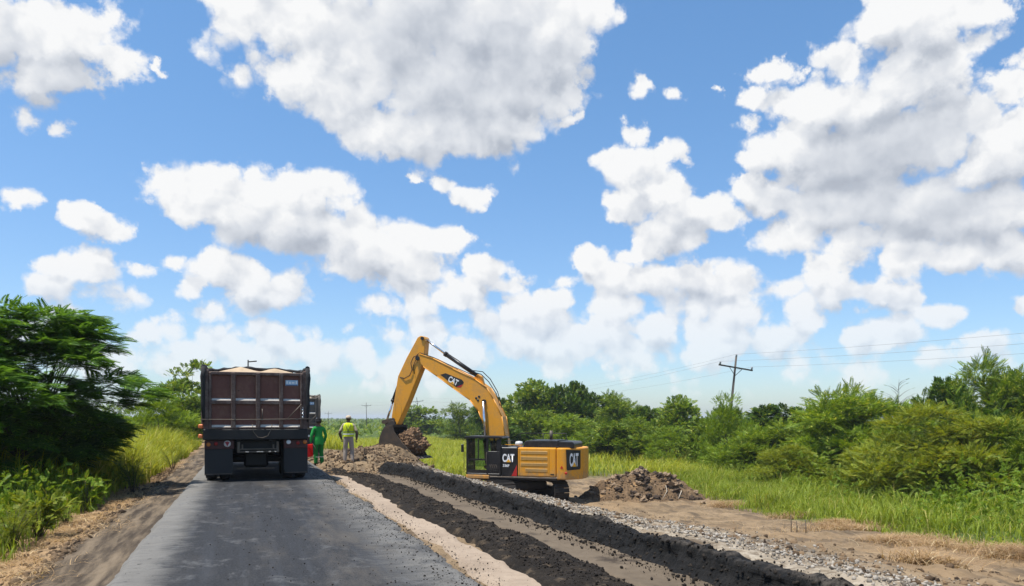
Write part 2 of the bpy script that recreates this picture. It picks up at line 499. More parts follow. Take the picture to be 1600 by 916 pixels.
def axis_lines(parts):
    out = []
    for a, b, n in parts: out.append(np.linspace(a, b, n, endpoint=False))
    return np.unique(np.round(np.concatenate(out + [np.array([parts[-1][1]])]), 4))
def grid_mesh(name, xs, ys, zf, mat, smooth=True):
    X, Y = np.meshgrid(xs, ys)
    Z = zf(X, Y)
    nx, ny = len(xs), len(ys)
    v = np.stack([X, Y, Z], -1).reshape(-1, 3)
    i = np.arange(nx - 1)[None, :] + nx * np.arange(ny - 1)[:, None]
    q = np.stack([i, i + 1, i + nx + 1, i + nx], -1).reshape(-1, 4)
    return mesh_np(name, v, quads=q, mat=mat, smooth=smooth)

# grass edges found once, used by the soil colour and by the grass
def grass_edge(Y): return 15.6 + 0.33 * np.maximum(0.0, Y - 13.0)

def make_ground_mat():
    m, t = new_mat('ground_soil')
    p = pos(t); X, Y, Z = t.sep(p)
    n1 = t.noise(p, 0.9, 6, 0.62, 0.3); n2 = t.noise(p, 7.0, 6, 0.66); n3 = t.noise(p, 0.25, 4, 0.6); n4 = t.noise(p, 40.0, 3, 0.6)
    wob = t.math('MULTIPLY', t.math('SUBTRACT', n1, 0.5), 2.6)
    Xw = t.math('ADD', X, wob)
    soil = t.mix(t.ramp(t.math('ADD', t.math('MULTIPLY', n1, 0.6), t.math('MULTIPLY', n2, 0.5)), 0.38, 0.75, False), (0.120, 0.083, 0.047), (0.33, 0.235, 0.140))
    soil = t.mix(t.ramp(n2, 0.56, 0.68), soil, (0.055, 0.042, 0.032))
    soil = t.mix(t.math('MULTIPLY', t.ramp(t.noise(t.vmath('MULTIPLY', p, (1.6, 0.5, 1)), 1.1, 5, 0.65), 0.47, 0.60), 0.8), soil, (0.088, 0.065, 0.044))
    soil = t.mix(t.math('MULTIPLY', t.ramp(n3, 0.52, 0.66), 0.5), soil, (0.25, 0.165, 0.088))
    # gravel bench right of the berm
    stone = t.voronoi(p, 16.0, out='Color')
    st = t.sep(stone)[0]
    grav = t.mix(st, (0.21, 0.165, 0.115), (0.40, 0.34, 0.26))
    gmask = t.math('MULTIPLY', t.ramp(Xw, 4.4, 4.8), t.ramp(t.math('SUBTRACT', Xw, t.math('MULTIPLY', Y, 0.05)), 5.5, 6.5, True, 1.0, 0.0))
    gmask = t.math('MULTIPLY', gmask, t.ramp(Y, 21.0, 26.0, True, 1.0, 0.0))
    gmask = t.math('MULTIPLY', gmask, t.ramp(n2, 0.30, 0.55, True, 0.25, 0.95))
    c = t.mix(gmask, soil, grav)
    # left shoulder: dark, damp silt with wheel-polished streaks
    stretch = t.vmath('MULTIPLY', p, (3.0, 0.35, 1.0))
    ns = t.noise(stretch, 2.0, 5, 0.62)
    sh = t.mix(t.ramp(ns, 0.35, 0.7), (0.050, 0.038, 0.028), (0.185, 0.140, 0.094))
    smask = t.math('MULTIPLY', t.ramp(X, -2.35, -2.0), t.ramp(X, -0.8, -0.4, True, 1.0, 0.0))
    c = t.mix(smask, c, sh)
    # straw-coloured litter along the verges
    straw = t.mix(n2, (0.20, 0.12, 0.06), (0.46, 0.31, 0.17))
    lm = t.math('MULTIPLY', t.ramp(Xw, -3.6, -2.6), t.ramp(X, -2.35, -1.95, True, 1.0, 0.0))
    lm = t.math('MULTIPLY', lm, t.ramp(n2, 0.36, 0.58))
    c = t.mix(t.math('MULTIPLY', lm, 0.85), c, straw)
    # living ground cover away from the road
    turf = t.mix(n2, (0.035, 0.06, 0.012), (0.10, 0.14, 0.03))
    lg = t.ramp(Xw, -4.4, -3.0, True, 1.0, 0.0)
    Yfar = t.ramp(t.math('ADD', Y, t.math('MULTIPLY', wob, 3.0)), 42.0, 50.0)
    edge = t.math('SUBTRACT', Xw, t.math('MULTIPLY_ADD', t.math('MAXIMUM', t.math('SUBTRACT', Y, 13.0), 0.0), 0.33, 15.6))
    rg = t.ramp(edge, -0.2, 1.4)
    rg = t.math('MAXIMUM', rg, t.math('MULTIPLY', Yfar, t.ramp(X, 3.5, 5.0)))
    c = t.mix(t.math('MAXIMUM', lg, rg), c, turf)
    t.put(t.p.inputs['Base Color'], c)
    t.p.inputs['Roughness'].default_value = 0.95; t.p.inputs['Specular IOR Level'].default_value = 0.15
    bump(t, t.math('ADD', t.math('MULTIPLY', n2, 0.8), t.math('ADD', t.math('MULTIPLY', n4, 0.35), t.math('MULTIPLY', st, t.math('MULTIPLY', gmask, 0.4)))), 0.8, 0.05)
    return m
gx = axis_lines([(-4000, -400, 24), (-400, -60, 30), (-60, -12, 40), (-12, -4, 50), (-4, -1, 60), (-1, 2.2, 6), (2.2, 9, 100), (9, 20, 90), (20, 60, 60), (60, 400, 34), (400, 4000, 24)])
gy = axis_lines([(-400, -20, 20), (-20, 3, 24), (3, 16, 170), (16, 40, 220), (40, 80, 110), (80, 400, 70), (400, 5000, 40)])
ground = link('ground', grid_mesh('ground', gx, gy, gz, make_ground_mat()))
tag(ground, kind='structure')

# asphalt lane
def make_asphalt():
    m, t = new_mat('asphalt')
    p = pos(t); X, Y, Z = t.sep(p)
    fine = t.noise(p, 42.0, 5, 0.8); mid = t.noise(p, 2.2, 6, 0.65, 0.4); big = t.noise(p, 0.45, 4, 0.6)
    streak = t.noise(t.vmath('MULTIPLY', p, (3.2, 0.10, 1)), 2.0, 5, 0.65)
    c = t.mix(t.ramp(fine, 0.3, 0.7), (0.008, 0.0085, 0.0098), (0.046, 0.0465, 0.050))
    c = t.mix(t.math('MULTIPLY', t.ramp(streak, 0.45, 0.72), 0.45), c, (0.050, 0.054, 0.062))
    c = t.mix(t.math('MULTIPLY', t.ramp(mid, 0.60, 0.74), 0.5), c, (0.085, 0.087, 0.090))
    # dust carried on from both edges
    comb = t.noise(t.vmath('MULTIPLY', p, (0.7, 6.0, 1)), 2.2, 5, 0.7)
    wob = t.math('MULTIPLY', t.math('SUBTRACT', t.math('ADD', t.math('MULTIPLY', comb, 0.8), t.math('MULTIPLY', mid, 0.5)), 0.65), 1.1)
    lx = t.math('ADD', X, t.math('MULTIPLY', wob, 0.85)); rx = t.math('SUBTRACT', X, wob)
    ledge = t.math('MULTIPLY', t.ramp(lx, -1.02, -0.55, True, 0.95, 0.0), t.ramp(comb, 0.3, 0.6, True, 0.65, 1.0))
    redge = t.math('MULTIPLY', t.ramp(rx, 1.15, 1.85), t.ramp(mid, 0.30, 0.62, True, 0.15, 0.75))
    dust = t.mix(fine, (0.140, 0.132, 0.118), (0.255, 0.240, 0.215))
    c = t.mix(t.math('MAXIMUM', ledge, redge), c, dust)
    crumb = t.math('MULTIPLY', t.ramp(t.noise(p, 14.0, 5, 0.75), 0.60, 0.66), t.ramp(rx, 1.25, 2.1))
    c = t.mix(crumb, c, (0.02, 0.018, 0.017))
    soil_ = t.math('MULTIPLY', t.math('MULTIPLY', t.ramp(t.noise(t.vmath('MULTIPLY', p, (1.4, 0.35, 1)), 0.9, 6, 0.7), 0.46, 0.66), t.ramp(rx, -0.4, 1.5, True, 0.25, 1.0)), 0.7)
    c = t.mix(soil_, c, t.mix(fine, (0.055, 0.048, 0.040), (0.135, 0.118, 0.098)))
    scuff = t.math('MULTIPLY', t.ramp(t.noise(t.vmath('MULTIPLY', p, (1.0, 0.6, 1)), 2.6, 7, 0.75, 0.5), 0.53, 0.68), 0.55)
    c = t.mix(scuff, c, (0.125, 0.124, 0.122))
    spots = t.ramp(t.noise(p, 11.0, 2, 0.5), 0.66, 0.70)
    c = t.mix(t.math('MULTIPLY', spots, t.ramp(big, 0.45, 0.6)), c, (0.015, 0.015, 0.016))
    oil = t.math('MULTIPLY', t.ramp(t.noise(p, 0.9, 3, 0.6, 0.6), 0.64, 0.74), 0.6)
    c = t.mix(oil, c, (0.018, 0.019, 0.022))
    t.put(t.p.inputs['Base Color'], c)
    t.put(t.p.inputs['Roughness'], t.math('MULTIPLY_ADD', mid, 0.25, 0.68))
    t.p.inputs['Specular IOR Level'].default_value = 0.22
    bump(t, t.math('ADD', fine, t.math('MULTIPLY', crumb, 1.0)), 0.8, 0.015)
    return m
def road_z(X, Y):
    e = np.minimum(X + 1.27 + 0.07 * fbm(X * 3, Y * 2.5, 4), 2.20 - X + 0.34 * fbm(X * 3.5 + 7, Y * 3.5, 5))
    return 0.0 - 0.085 * (1 - sstep(e, -0.02, 0.13)) + 0.006 * fbm(X * 1.5, Y * 0.7, 3)
road = link('road', grid_mesh('road', axis_lines([(-1.36, -0.9, 16), (-0.9, 1.7, 14), (1.7, 2.34, 20)]), axis_lines([(-8, 4, 20), (4, 24, 300), (24, 60, 120), (60, 420, 60)]), road_z, make_asphalt()))
tag(road, kind='structure')

# the stripped half of the road: sandy strip, milled black strip, trench floor
MAT_SAND = mat_soil('compacted_sand', (0.20, 0.150, 0.108), (0.40, 0.315, 0.235), (0.29, 0.222, 0.162), 1.6, 0.5, dist=0.03)
MAT_MILL = mat_soil('milled_asphalt', (0.009, 0.0075, 0.0065), (0.042, 0.033, 0.025), (0.095, 0.070, 0.046), 3.2, 1.0, dist=0.05)
MAT_FLOOR = mat_soil('trench_base', (0.082, 0.062, 0.043), (0.170, 0.132, 0.092), (0.050, 0.038, 0.028), 1.3, 0.5, dist=0.02)
def strip_z(top, x0, x1, rough, wav, seed):
    def f(X, Y):
        e = np.minimum(X - x0, x1 - X) + wav * fbm(X * 1.1 + seed, Y * 0.55, 4) + 0.10 * fbm(X * 5 + seed, Y * 4, 3)
        fade = 1 - sstep(Y, 27.0, 30.0)
        return trench_z(Y) + top * sstep(e, 0.0, 0.18) - 0.16 * (1 - sstep(e, -0.1, 0.1)) - 0.12 * (1 - fade) + rough * fbm(X * 5 + seed, Y * 5, 4)
    return f
sy = axis_lines([(-8, 5, 20), (5, 14, 150), (14, 32, 160)])
def strip(name, x0, x1, top, rough, mat, wav, seed, nx=26):
    o = link(name, grid_mesh(name, np.linspace(x0 - 0.25, x1 + 0.25, nx), sy, strip_z(top, x0, x1, rough, wav, seed), mat))
    return tag(o, kind='structure')
strip('sand_strip', 2.22, 2.76, -0.012, 0.022, MAT_SAND, 0.35, 3.0)
strip('milled_strip', 2.60, 3.50, 0.045, 0.10, MAT_MILL, 0.40, 11.0, 48)
strip('trench_floor', 3.40, 4.45, -0.012, 0.018, MAT_FLOOR, 0.2, 21.0)

# the black berm: the edge of the old asphalt layers left standing along the trench
def make_berm_mat():
    m, t = new_mat('berm_asphalt')
    p = pos(t)
    cut = t.noise(t.vmath('MULTIPLY', p, (1.0, 9.0, 1.0)), 2.2, 4, 0.6)
    lay = t.noise(t.vmath('MULTIPLY', p, (1.0, 0.35, 11.0)), 1.6, 4, 0.6)
    n = t.noise(p, 14.0, 5, 0.7)
    c = t.mix(t.ramp(t.math('ADD', t.math('MULTIPLY', cut, 0.6), t.math('MULTIPLY', n, 0.4)), 0.42, 0.7), (0.0030, 0.0028, 0.0026), (0.015, 0.013, 0.0115))
    nz = t.sep(t.node('ShaderNodeNewGeometry').outputs['Position'])[2]
    dust = t.math('MULTIPLY', t.ramp(t.math('ADD', nz, t.math('MULTIPLY', t.math('SUBTRACT', cut, 0.5), 0.10)), 0.20, 0.27), t.ramp(n, 0.40, 0.62, True, 0.1, 0.8))  # pale crest: dust, with the lit top edge put into the colour
    c = t.mix(dust, c, (0.080, 0.066, 0.052))
    t.put(t.p.inputs['Base Color'], c); t.p.inputs['Roughness'].default_value = 0.85; t.p.inputs['Specular IOR Level'].default_value = 0.25
    bump(t, t.math('ADD', t.math('MULTIPLY', cut, 0.8), t.math('ADD', t.math('MULTIPLY', lay, 0.6), t.math('MULTIPLY', n, 0.5))), 0.9, 0.05)
    return m
def berm():
    prof = [(4.02, -0.12), (4.10, -0.03), (4.16, 0.00), (4.19, 0.02), (4.22, 0.06), (4.25, 0.10), (4.275, 0.14), (4.30, 0.18), (4.33, 0.215), (4.37, 0.24), (4.42, 0.245), (4.48, 0.225), (4.55, 0.17), (4.64, 0.10), (4.78, -0.03)]
    ys = axis_lines([(-8, 4, 24), (4, 15, 330), (15, 25.4, 180)])
    V = np.zeros((len(ys), len(prof), 3))
    for j, (x, z) in enumerate(prof):
        side = fbm(ys * 1.3, np.full_like(ys, j * 0.22), 4) * 0.13 + fbm(ys * 6, np.full_like(ys, j * 0.55), 3) * 0.17 + fbm(ys * 17, np.full_like(ys, j * 1.1), 2) * 0.05
        endf = 1 - sstep(ys, 24.2, 25.4)
        V[:, j, 0] = 4.45 + (x - 4.45) * (0.55 + 0.45 * endf) + side * (0.6 if 2 < j < 12 else 0.7) + 0.10 * fbm(ys * 0.35, ys * 0 + 5, 2)
        V[:, j, 2] = (z + 0.06) * (endf * (1 + 0.5 * fbm(ys * 0.9, ys * 0 + 2, 4))) - 0.06 + trench_z(ys) * (0.8 if j < 5 else 0.45) + (0.13 * fbm(ys * 5, np.full_like(ys, j * 0.6 + 30), 4) if j > 1 else 0)
        V[:, j, 1] = ys
    n, k = V.shape[:2]
    berm.pts = V[:, 2:13].reshape(-1, 3)
    i = np.arange(k - 1)[None, :] + k * np.arange(n - 1)[:, None]
    q = np.stack([i, i + 1, i + k + 1, i + k], -1).reshape(-1, 4)[:, ::-1]
    return link('berm', mesh_np('berm', V, quads=q, mat=make_berm_mat(), smooth=False))
tag(berm(), kind='structure')

# stones and clods: unit shapes used over and over
def rock_mesh(seed, sub=1, amp=0.35, flat=0.7):
    b = bmesh.new(); bmesh.ops.create_icosphere(b, subdivisions=sub, radius=1.0)
    for v in b.verts:
        k = 1 + amp * (mnoise.noise(v.co * 1.3 + Vector((seed * 7.1, seed * 3.3, seed))) + 0.5 * mnoise.noise(v.co * 3.1 + Vector((seed, seed * 5, 0))))
        v.co = v.co * k; v.co.z *= flat
    me = bpy.data.meshes.new('rock'); b.to_mesh(me); b.free()
    return me
def mesh_arrays(me):
    v = np.zeros(len(me.vertices) * 3, dtype=np.float32); me.vertices.foreach_get('co', v)
    me.calc_loop_triangles()
    f = np.zeros(len(me.loop_triangles) * 3, dtype=np.int32); me.loop_triangles.foreach_get('vertices', f)
    return v.reshape(-1, 3), f.reshape(-1, 3)
ROCKS = [mesh_arrays(rock_mesh(i, 1 if i else 1)) for i in range(6)]
def rot_mats(n, full=True):
    q = rng.normal(size=(n, 4)); q /= np.linalg.norm(q, axis=1)[:, None]
    w, x, y, z = q.T
    return np.stack([np.stack([1 - 2 * (y * y + z * z), 2 * (x * y - z * w), 2 * (x * z + y * w)], -1),
                     np.stack([2 * (x * y + z * w), 1 - 2 * (x * x + z * z), 2 * (y * z - x * w)], -1),
                     np.stack([2 * (x * z - y * w), 2 * (y * z + x * w), 1 - 2 * (x * x + y * y)], -1)], 1)
def scatter_rocks(name, P, S, mat, kind='stuff', parent=None):
    Vs = []; Ts = []; off = 0
    k = rng.integers(0, len(ROCKS), len(P)); M = rot_mats(len(P))
    for r in range(len(ROCKS)):
        sel = np.nonzero(k == r)[0]
        if not len(sel): continue
        v, f = ROCKS[r]
        an = 0.45 + 0.95 * rng.random((len(sel), 1, 3))
        W = np.einsum('nij,nvj->nvi', M[sel], v[None] * an * S[sel][:, None, None]) + P[sel][:, None, :]
        T = f[None] + (np.arange(len(sel)) * len(v))[:, None, None] + off
        Vs.append(W.reshape(-1, 3)); Ts.append(T.reshape(-1, 3)); off += W.shape[0] * W.shape[1]
    o = link(name, mesh_np(name, np.concatenate(Vs), tris=np.concatenate(Ts), mat=mat), parent=parent)
    return tag(o, kind=kind)
def pts_on(x, y, dz=0.0):
    return np.stack([x, y, gz(x, y) + dz], -1)
MAT_GRAVEL = mat_soil('gravel_stone', (0.13, 0.11, 0.088), (0.42, 0.375, 0.315), None, 5.0, 0.3)
MAT_CLOD = mat_soil('clod_soil', (0.050, 0.034, 0.023), (0.24, 0.160, 0.092), None, 4.0, 0.8)
MAT_TAR = mat_soil('asphalt_crumb', (0.007, 0.006, 0.0055), (0.045, 0.036, 0.028), None, 6.0, 0.6)
def gravel():
    n = 8000
    y = 3.5 + 21 * rng.random(n) ** 1.3
    x = 4.85 + np.abs(rng.normal(0, 0.75, n)) + 0.05 * y * rng.random(n)
    s = 0.006 + 0.020 * rng.random(n) ** 3 + 0.0003 * y
    o = scatter_rocks('gravel', pts_on(x, y, 0.008), s, MAT_GRAVEL)
    tag(o, 'pale crushed stone strewn along the far side of the black berm', 'gravel')
    n = 11000
    y = 4 + 32 * rng.random(n) ** 1.2; x = 5.3 + 9 * rng.random(n) ** 1.3 * (0.5 + y / 40)
    s = 0.010 + 0.045 * rng.random(n) ** 5
    tag(scatter_rocks('soil_crumbs', pts_on(x, y, 0.0), s, MAT_CLOD), 'small brown clods lying over the bare earth beside the berm', 'soil')
    n = 9000
    y = 4 + 25 * rng.random(n) ** 1.2; x = 2.74 + 0.72 * rng.random(n)
    s = 0.004 + 0.018 * rng.random(n) ** 4
    z = strip_z(0.045, 2.60, 3.50, 0.10, 0.40, 11.0)(x, y)
    ok = z > trench_z(y) - 0.02
    tag(scatter_rocks('asphalt_crumbs', np.stack([x, y, z + 0.005], -1)[ok], s[ok], MAT_TAR), 'black asphalt crumbs heaped along the milled strip', 'rubble')
    n = 9000
    y = 4 + 24 * rng.random(n) ** 1.2; x = 2.06 + rng.normal(0, 0.17, n) * (0.5 + 1.5 * vnoise(y * 0.8, y * 0 + 3)) - 0.12 * vnoise(y * 0.5, y * 0 + 8)
    s = 0.002 + 0.010 * rng.random(n) ** 6
    tag(scatter_rocks('edge_crumbs', np.stack([x, y, trench_z(y) * sstep(x, 2.1, 2.4) + 0.004], -1), s, MAT_TAR), 'black crumbs broken off along the right edge of the asphalt lane', 'rubble')
    n = 5000
    y = 4 + 21 * rng.random(n); x = 4.05 + rng.normal(0, 0.13, n)  # black crumbs stand in for the shade band along the berm foot
    s = 0.003 + 0.022 * rng.random(n) ** 6
    tag(scatter_rocks('berm_shade_crumbs', np.stack([x, y, trench_z(y) + 0.0], -1), s, MAT_TAR), 'black crumbs laid as a band of shade at the foot of the berm', 'rubble')
    n = 4200
    y = 4.5 + 24 * rng.random(n) ** 1.2; x = -2.25 - np.abs(rng.normal(0, 0.35, n)) + 0.25
    s = 0.008 + 0.055 * rng.random(n) ** 5
    tag(scatter_rocks('verge_clods', pts_on(x, y), s, MAT_CLOD), 'dark clods graded into a low bank along the left shoulder', 'soil')
    n = 13000
    y = rng.normal(31, 3.8, n); x = 2.5 + 5.4 * rng.random(n)
    s = 0.008 + 0.085 * rng.random(n) ** 9
    tag(scatter_rocks('rubble', pts_on(x, y, 0.02), s, MAT_CLOD), 'broken brown earth and rubble around the two workers', 'rubble')
    bp = berm.pts[(berm.pts[:, 1] > 4) & (berm.pts[:, 2] > -0.2)]
    bp = bp[rng.choice(len(bp), 7000)] + rng.normal(0, 0.012, (7000, 3))
    tag(scatter_rocks('berm_clods', bp, 0.003 + 0.022 * rng.random(7000) ** 5, MAT_TAR), 'black clods sticking out of the face and crest of the berm', 'rubble')
    n = 1500
    y = 4.5 + 16 * rng.random(n) ** 1.2; x = np.clip(rng.normal(1.0, 0.9, n), -1.1, 2.1)
    s = 0.0025 + 0.009 * rng.random(n) ** 5
    tag(scatter_rocks('road_grit', np.stack([x, y, np.full(n, 0.004)], -1), s, MAT_TAR), 'loose dark grit spilled over the asphalt lane', 'grit')
gravel()
# ------------------------------------------------------------------ vegetation
def norm(a): return a / np.maximum(np.linalg.norm(a, axis=-1, keepdims=True), 1e-9)
def frames(dirs, ups=None, roll=0.5):
    """rotation matrices whose columns are (along, side, normal)"""
    n = len(dirs); a = norm(dirs)
    up = np.tile(np.array([0, 0, 1.0]), (n, 1)) if ups is None else ups
    up = up + rng.normal(0, roll, (n, 3))
    s = norm(np.cross(up, a)); nn = np.cross(a, s)
    return np.stack([a, s, nn], -1)
def leaf_shape(L, W, base, ang, side, droop=0.0):
    """a pointed leaf as two triangles folded on the midrib (4 verts)"""
    ca, sa = math.cos(ang), math.sin(ang) * side
    def P(u, v, w): return (base[0] + u * ca - v * sa, base[1] + u * sa + v * ca, base[2] + w)
    return [P(0, 0, 0), P(L * 0.45, W / 2, -abs(W) * 0.15 - droop * 0.3), P(L, 0, -droop), P(L * 0.45, -W / 2, -abs(W) * 0.15 - droop * 0.3)]
def spray_template(kind):
    V = []; 
    if kind == 'pinnate':        # compound leaf with oval leaflets
        n = 7
        for i in range(n):
            u = 0.16 + 0.84 * i / n; z = -0.22 * u * u
            for s in (-1, 1): V += leaf_shape(0.26 * (1.1 - 0.5 * abs(u - 0.5)), 0.10, (u, 0, z), R(58 - 20 * u), s, 0.05)
        V += leaf_shape(0.22, 0.09, (1.0, 0, -0.22), 0, 1, 0.06)
    elif kind == 'feather':      # bipinnate leaf: narrow feathery pinnae
        n = 11
        for i in range(n):
            u = 0.10 + 0.90 * i / n; z = -0.28 * u * u
            l = 0.36 * (1.05 - 0.75 * abs(u - 0.42))
            for s in (-1, 1): V += leaf_shape(l, 0.082, (u, 0, z), R(64 - 24 * u), s, 0.07)
        V += leaf_shape(0.16, 0.05, (1.0, 0, -0.28), 0, 1, 0.05)
    elif kind == 'broad':        # tuft of simple leaves
        n = 5
        for i in range(n):
            u = 0.10 + 0.8 * i / n
            for s in (-1, 1): V += leaf_shape(0.42, 0.20, (u, 0, 0.05 * math.sin(u * 3)), R(50 - 15 * u), s, 0.10)
        V += leaf_shape(0.4, 0.2, (0.85, 0, 0), 0, 1, 0.10)
    elif kind == 'fine':         # wispy twig with small leaves
        n = 9
        for i in range(n):
            u = 0.08 + 0.92 * i / n
            for s in (-1, 1): V += leaf_shape(0.17, 0.045, (u, 0, -0.1 * u), R(48), s * (1 if i % 2 else 0.8), 0.03)
    return np.array(V, dtype=np.float32)
TEMPL = {k: spray_template(k) for k in ('pinnate', 'feather', 'broad', 'fine')}
def sprays_mesh(name, kind, P, D, S, mat, roll=0.5, ups=None):
    T = TEMPL[kind]; n = len(P)
    M = frames(D, ups, roll)
    sc = np.stack([S, S * rng.uniform(0.8, 1.2, n), S * rng.uniform(0.4, 1.5, n)], -1)
    W = np.einsum('nij,nvj->nvi', M, T[None] * sc[:, None, :]) + P[:, None, :]
    nv = n * len(T)
    q = np.arange(nv, dtype=np.int32).reshape(-1, 4)
    tr = np.concatenate([q[:, [0, 1, 2]], q[:, [0, 2, 3]]])
    return mesh_np(name, W.reshape(-1, 3), tris=tr, mat=mat)
def crown_points(clumps, per, seed, inner=0.35, outward=1.0, upward=0.35, jitter=0.45):
    """positions and directions of sprays over a set of clump ellipsoids (x, y, z, rx, rz)"""
    r = np.random.default_rng(seed); Ps = []; Ds = []
    for (x, y, z, rx, rz) in clumps:
        k = max(4, int(per * (0.6 + 0.8 * r.random())))
        u = norm(r.normal(size=(k, 3))); u[:, 2] = np.where(u[:, 2] < -0.35, -u[:, 2] * 0.6, u[:, 2])
        rad = inner + (1 - inner) * r.random((k, 1)) ** 0.5
        Ps.append(np.array([x, y, z]) + u * rad * np.array([rx, rx, rz]))
        Ds.append(u * np.array([1, 1, 0.6]) * outward + np.array([0, 0, upward]) + r.normal(0, jitter, (k, 3)))
    return np.concatenate(Ps), np.concatenate(Ds)
def clump_set(n, seed, rx=1.0, h=1.0, low=0.12, size=0.30, flat=0.7, top=0.75):
    """clump centres filling a unit bush: radius rx, height h"""
    r = np.random.default_rng(seed); out = []
    for i in range(n):
        t = low + (1 - low) * r.random()
        prof = math.sin(math.pi * min(1.0, 0.22 + 0.72 * t)) ** top
        a = 2 * math.pi * r.random(); rr = rx * prof * (0.35 + 0.65 * r.random() ** 0.5) * (0.8 + 0.35 * math.sin(3 * a + seed))
        s = size * (0.6 + 0.8 * r.random())
        out.append((rr * math.cos(a), rr * math.sin(a), h * (t * (0.84 + 0.10 * math.sin(2 * a + seed * 2))), s, s * flat))
    return out
def limbs(clumps, h, r0, seed, stems=3):
    r = random.Random(seed); m = MB()
    bases = [(r.uniform(-.12, .12), r.uniform(-.12, .12)) for _ in range(stems)]
    for i, (x, y, z, rx, rz) in enumerate(clumps):
        bx_, by_ = bases[i % stems]
        f = r.uniform(0.3, 0.5)
        mid = (bx_ + (x - bx_) * f * 0.5 + r.uniform(-.05, .05), by_ + (y - by_) * f * 0.5 + r.uniform(-.05, .05), z * f * 1.2)
        w = r0 * (0.5 if i >= stems else 1.0)
        m.tube([(bx_, by_, -0.25), ((bx_ + mid[0]) / 2, (by_ + mid[1]) / 2, mid[2] * 0.5), mid, ((mid[0] + x) / 2, (mid[1] + y) / 2, (mid[2] + z) / 2 + 0.03), (x, y, z)], [w, w * .85, w * .6, w * .35, w * .12], 5)
    return m
MAT_BARK = mat_soil('bark', (0.045, 0.036, 0.028), (0.14, 0.115, 0.09), None, 8.0, 0.8)
LEAF_DARK = mat_leaf('leaf_dark_green', (0.012, 0.032, 0.006), (0.115, 0.205, 0.016), 0.30, (0.30, 0.32, 0.05))
LEAF_MID = mat_leaf('leaf_mid_green', (0.020, 0.048, 0.006), (0.245, 0.355, 0.026), 0.34, (0.46, 0.46, 0.09))
LEAF_BRIGHT = mat_leaf('leaf_bright_green', (0.040, 0.085, 0.008), (0.295, 0.420, 0.030), 0.36, (0.30, 0.30, 0.05))
LEAF_YELLOW = mat_leaf('leaf_yellow_green', (0.060, 0.090, 0.008), (0.360, 0.410, 0.040), 0.34, (0.34, 0.30, 0.05))
LEAF_FEATHER = mat_leaf('leaf_feathery', (0.020, 0.062, 0.010), (0.130, 0.265, 0.034), 0.42, (0.20, 0.33, 0.05))

BUSH = {}
def bush_kind(key, kind, mat, n, per, size, spray, seed, rx=0.62, stems=3, flat=0.75, low=0.10, roll=0.5, upward=0.35, inner=0.35):
    c = clump_set(n, seed, rx, 1.0, low, size, flat)
    P, D = crown_points(c, per, seed, inner, upward=upward)
    ok = P[:, 2] > 0.01
    P, D = P[ok], D[ok]
    S = spray * rng.uniform(0.65, 1.25, len(P))
    BUSH[key] = (sprays_mesh('crown', kind, P, D, S, mat, roll), limbs(c[:16], 1.0, 0.018, seed, stems))
    b = BUSH[key][1]
    bmesh.ops.recalc_face_normals(b.bm, faces=list(b.bm.faces))
    me = bpy.data.meshes.new('trunk'); b.bm.to_mesh(me); b.bm.free(); me.materials.append(MAT_BARK)
    BUSH[key] = (BUSH[key][0], me)
# unit height 1, unit crown half-width rx
bush_kind('dense_a', 'broad', LEAF_MID, 46, 64, 0.17, 0.085, 3)
bush_kind('dense_b', 'broad', LEAF_DARK, 46, 62, 0.17, 0.085, 5)
bush_kind('dense_c', 'pinnate', LEAF_MID, 40, 62, 0.17, 0.100, 8)
bush_kind('pinnate', 'pinnate', LEAF_MID, 60, 78, 0.145, 0.098, 12, rx=0.60)
bush_kind('yellow', 'pinnate', LEAF_YELLOW, 60, 110, 0.16, 0.075, 15, rx=0.70, upward=0.5)
bush_kind('bright', 'pinnate', LEAF_BRIGHT, 48, 90, 0.16, 0.078, 18, rx=0.66, upward=0.6)
bush_kind('airy', 'broad', LEAF_MID, 26, 40, 0.13, 0.07, 21, rx=0.55, low=0.4, flat=0.5, inner=0.1)
def plant(name, key, x, y, height, width, label, cat='tree', group=None, rz=None, sink=0.05):
    t = empty(name, (x, y, gz1(x, y) - sink), random.uniform(0, 6.28) if rz is None else rz)
    crown, trunk = BUSH[key]
    k = width / (2 * {'dense_a': .72, 'dense_b': .72, 'dense_c': .72, 'pinnate': .70, 'yellow': .82, 'bright': .78, 'airy': .62}[key])
    for nm, me in (('trunk', trunk), ('crown', crown)):
        o = link(nm, me, None, t); o.scale = (k, k, height * 1.07)
    return tag(t, label, cat, group)
def plant_px(name, key, px, ytop, d, wpx, label, cat='tree', group=None, **k):
    x, y = at(px, d)
    h = (653 - ytop) * d / FPX + CAM_H - gz1(x, y)
    return plant(name, key, x, y, h, 1.6 * wpx * d / FPX, label, cat, group, **k)
G1 = 'trees and bushes along the right side'
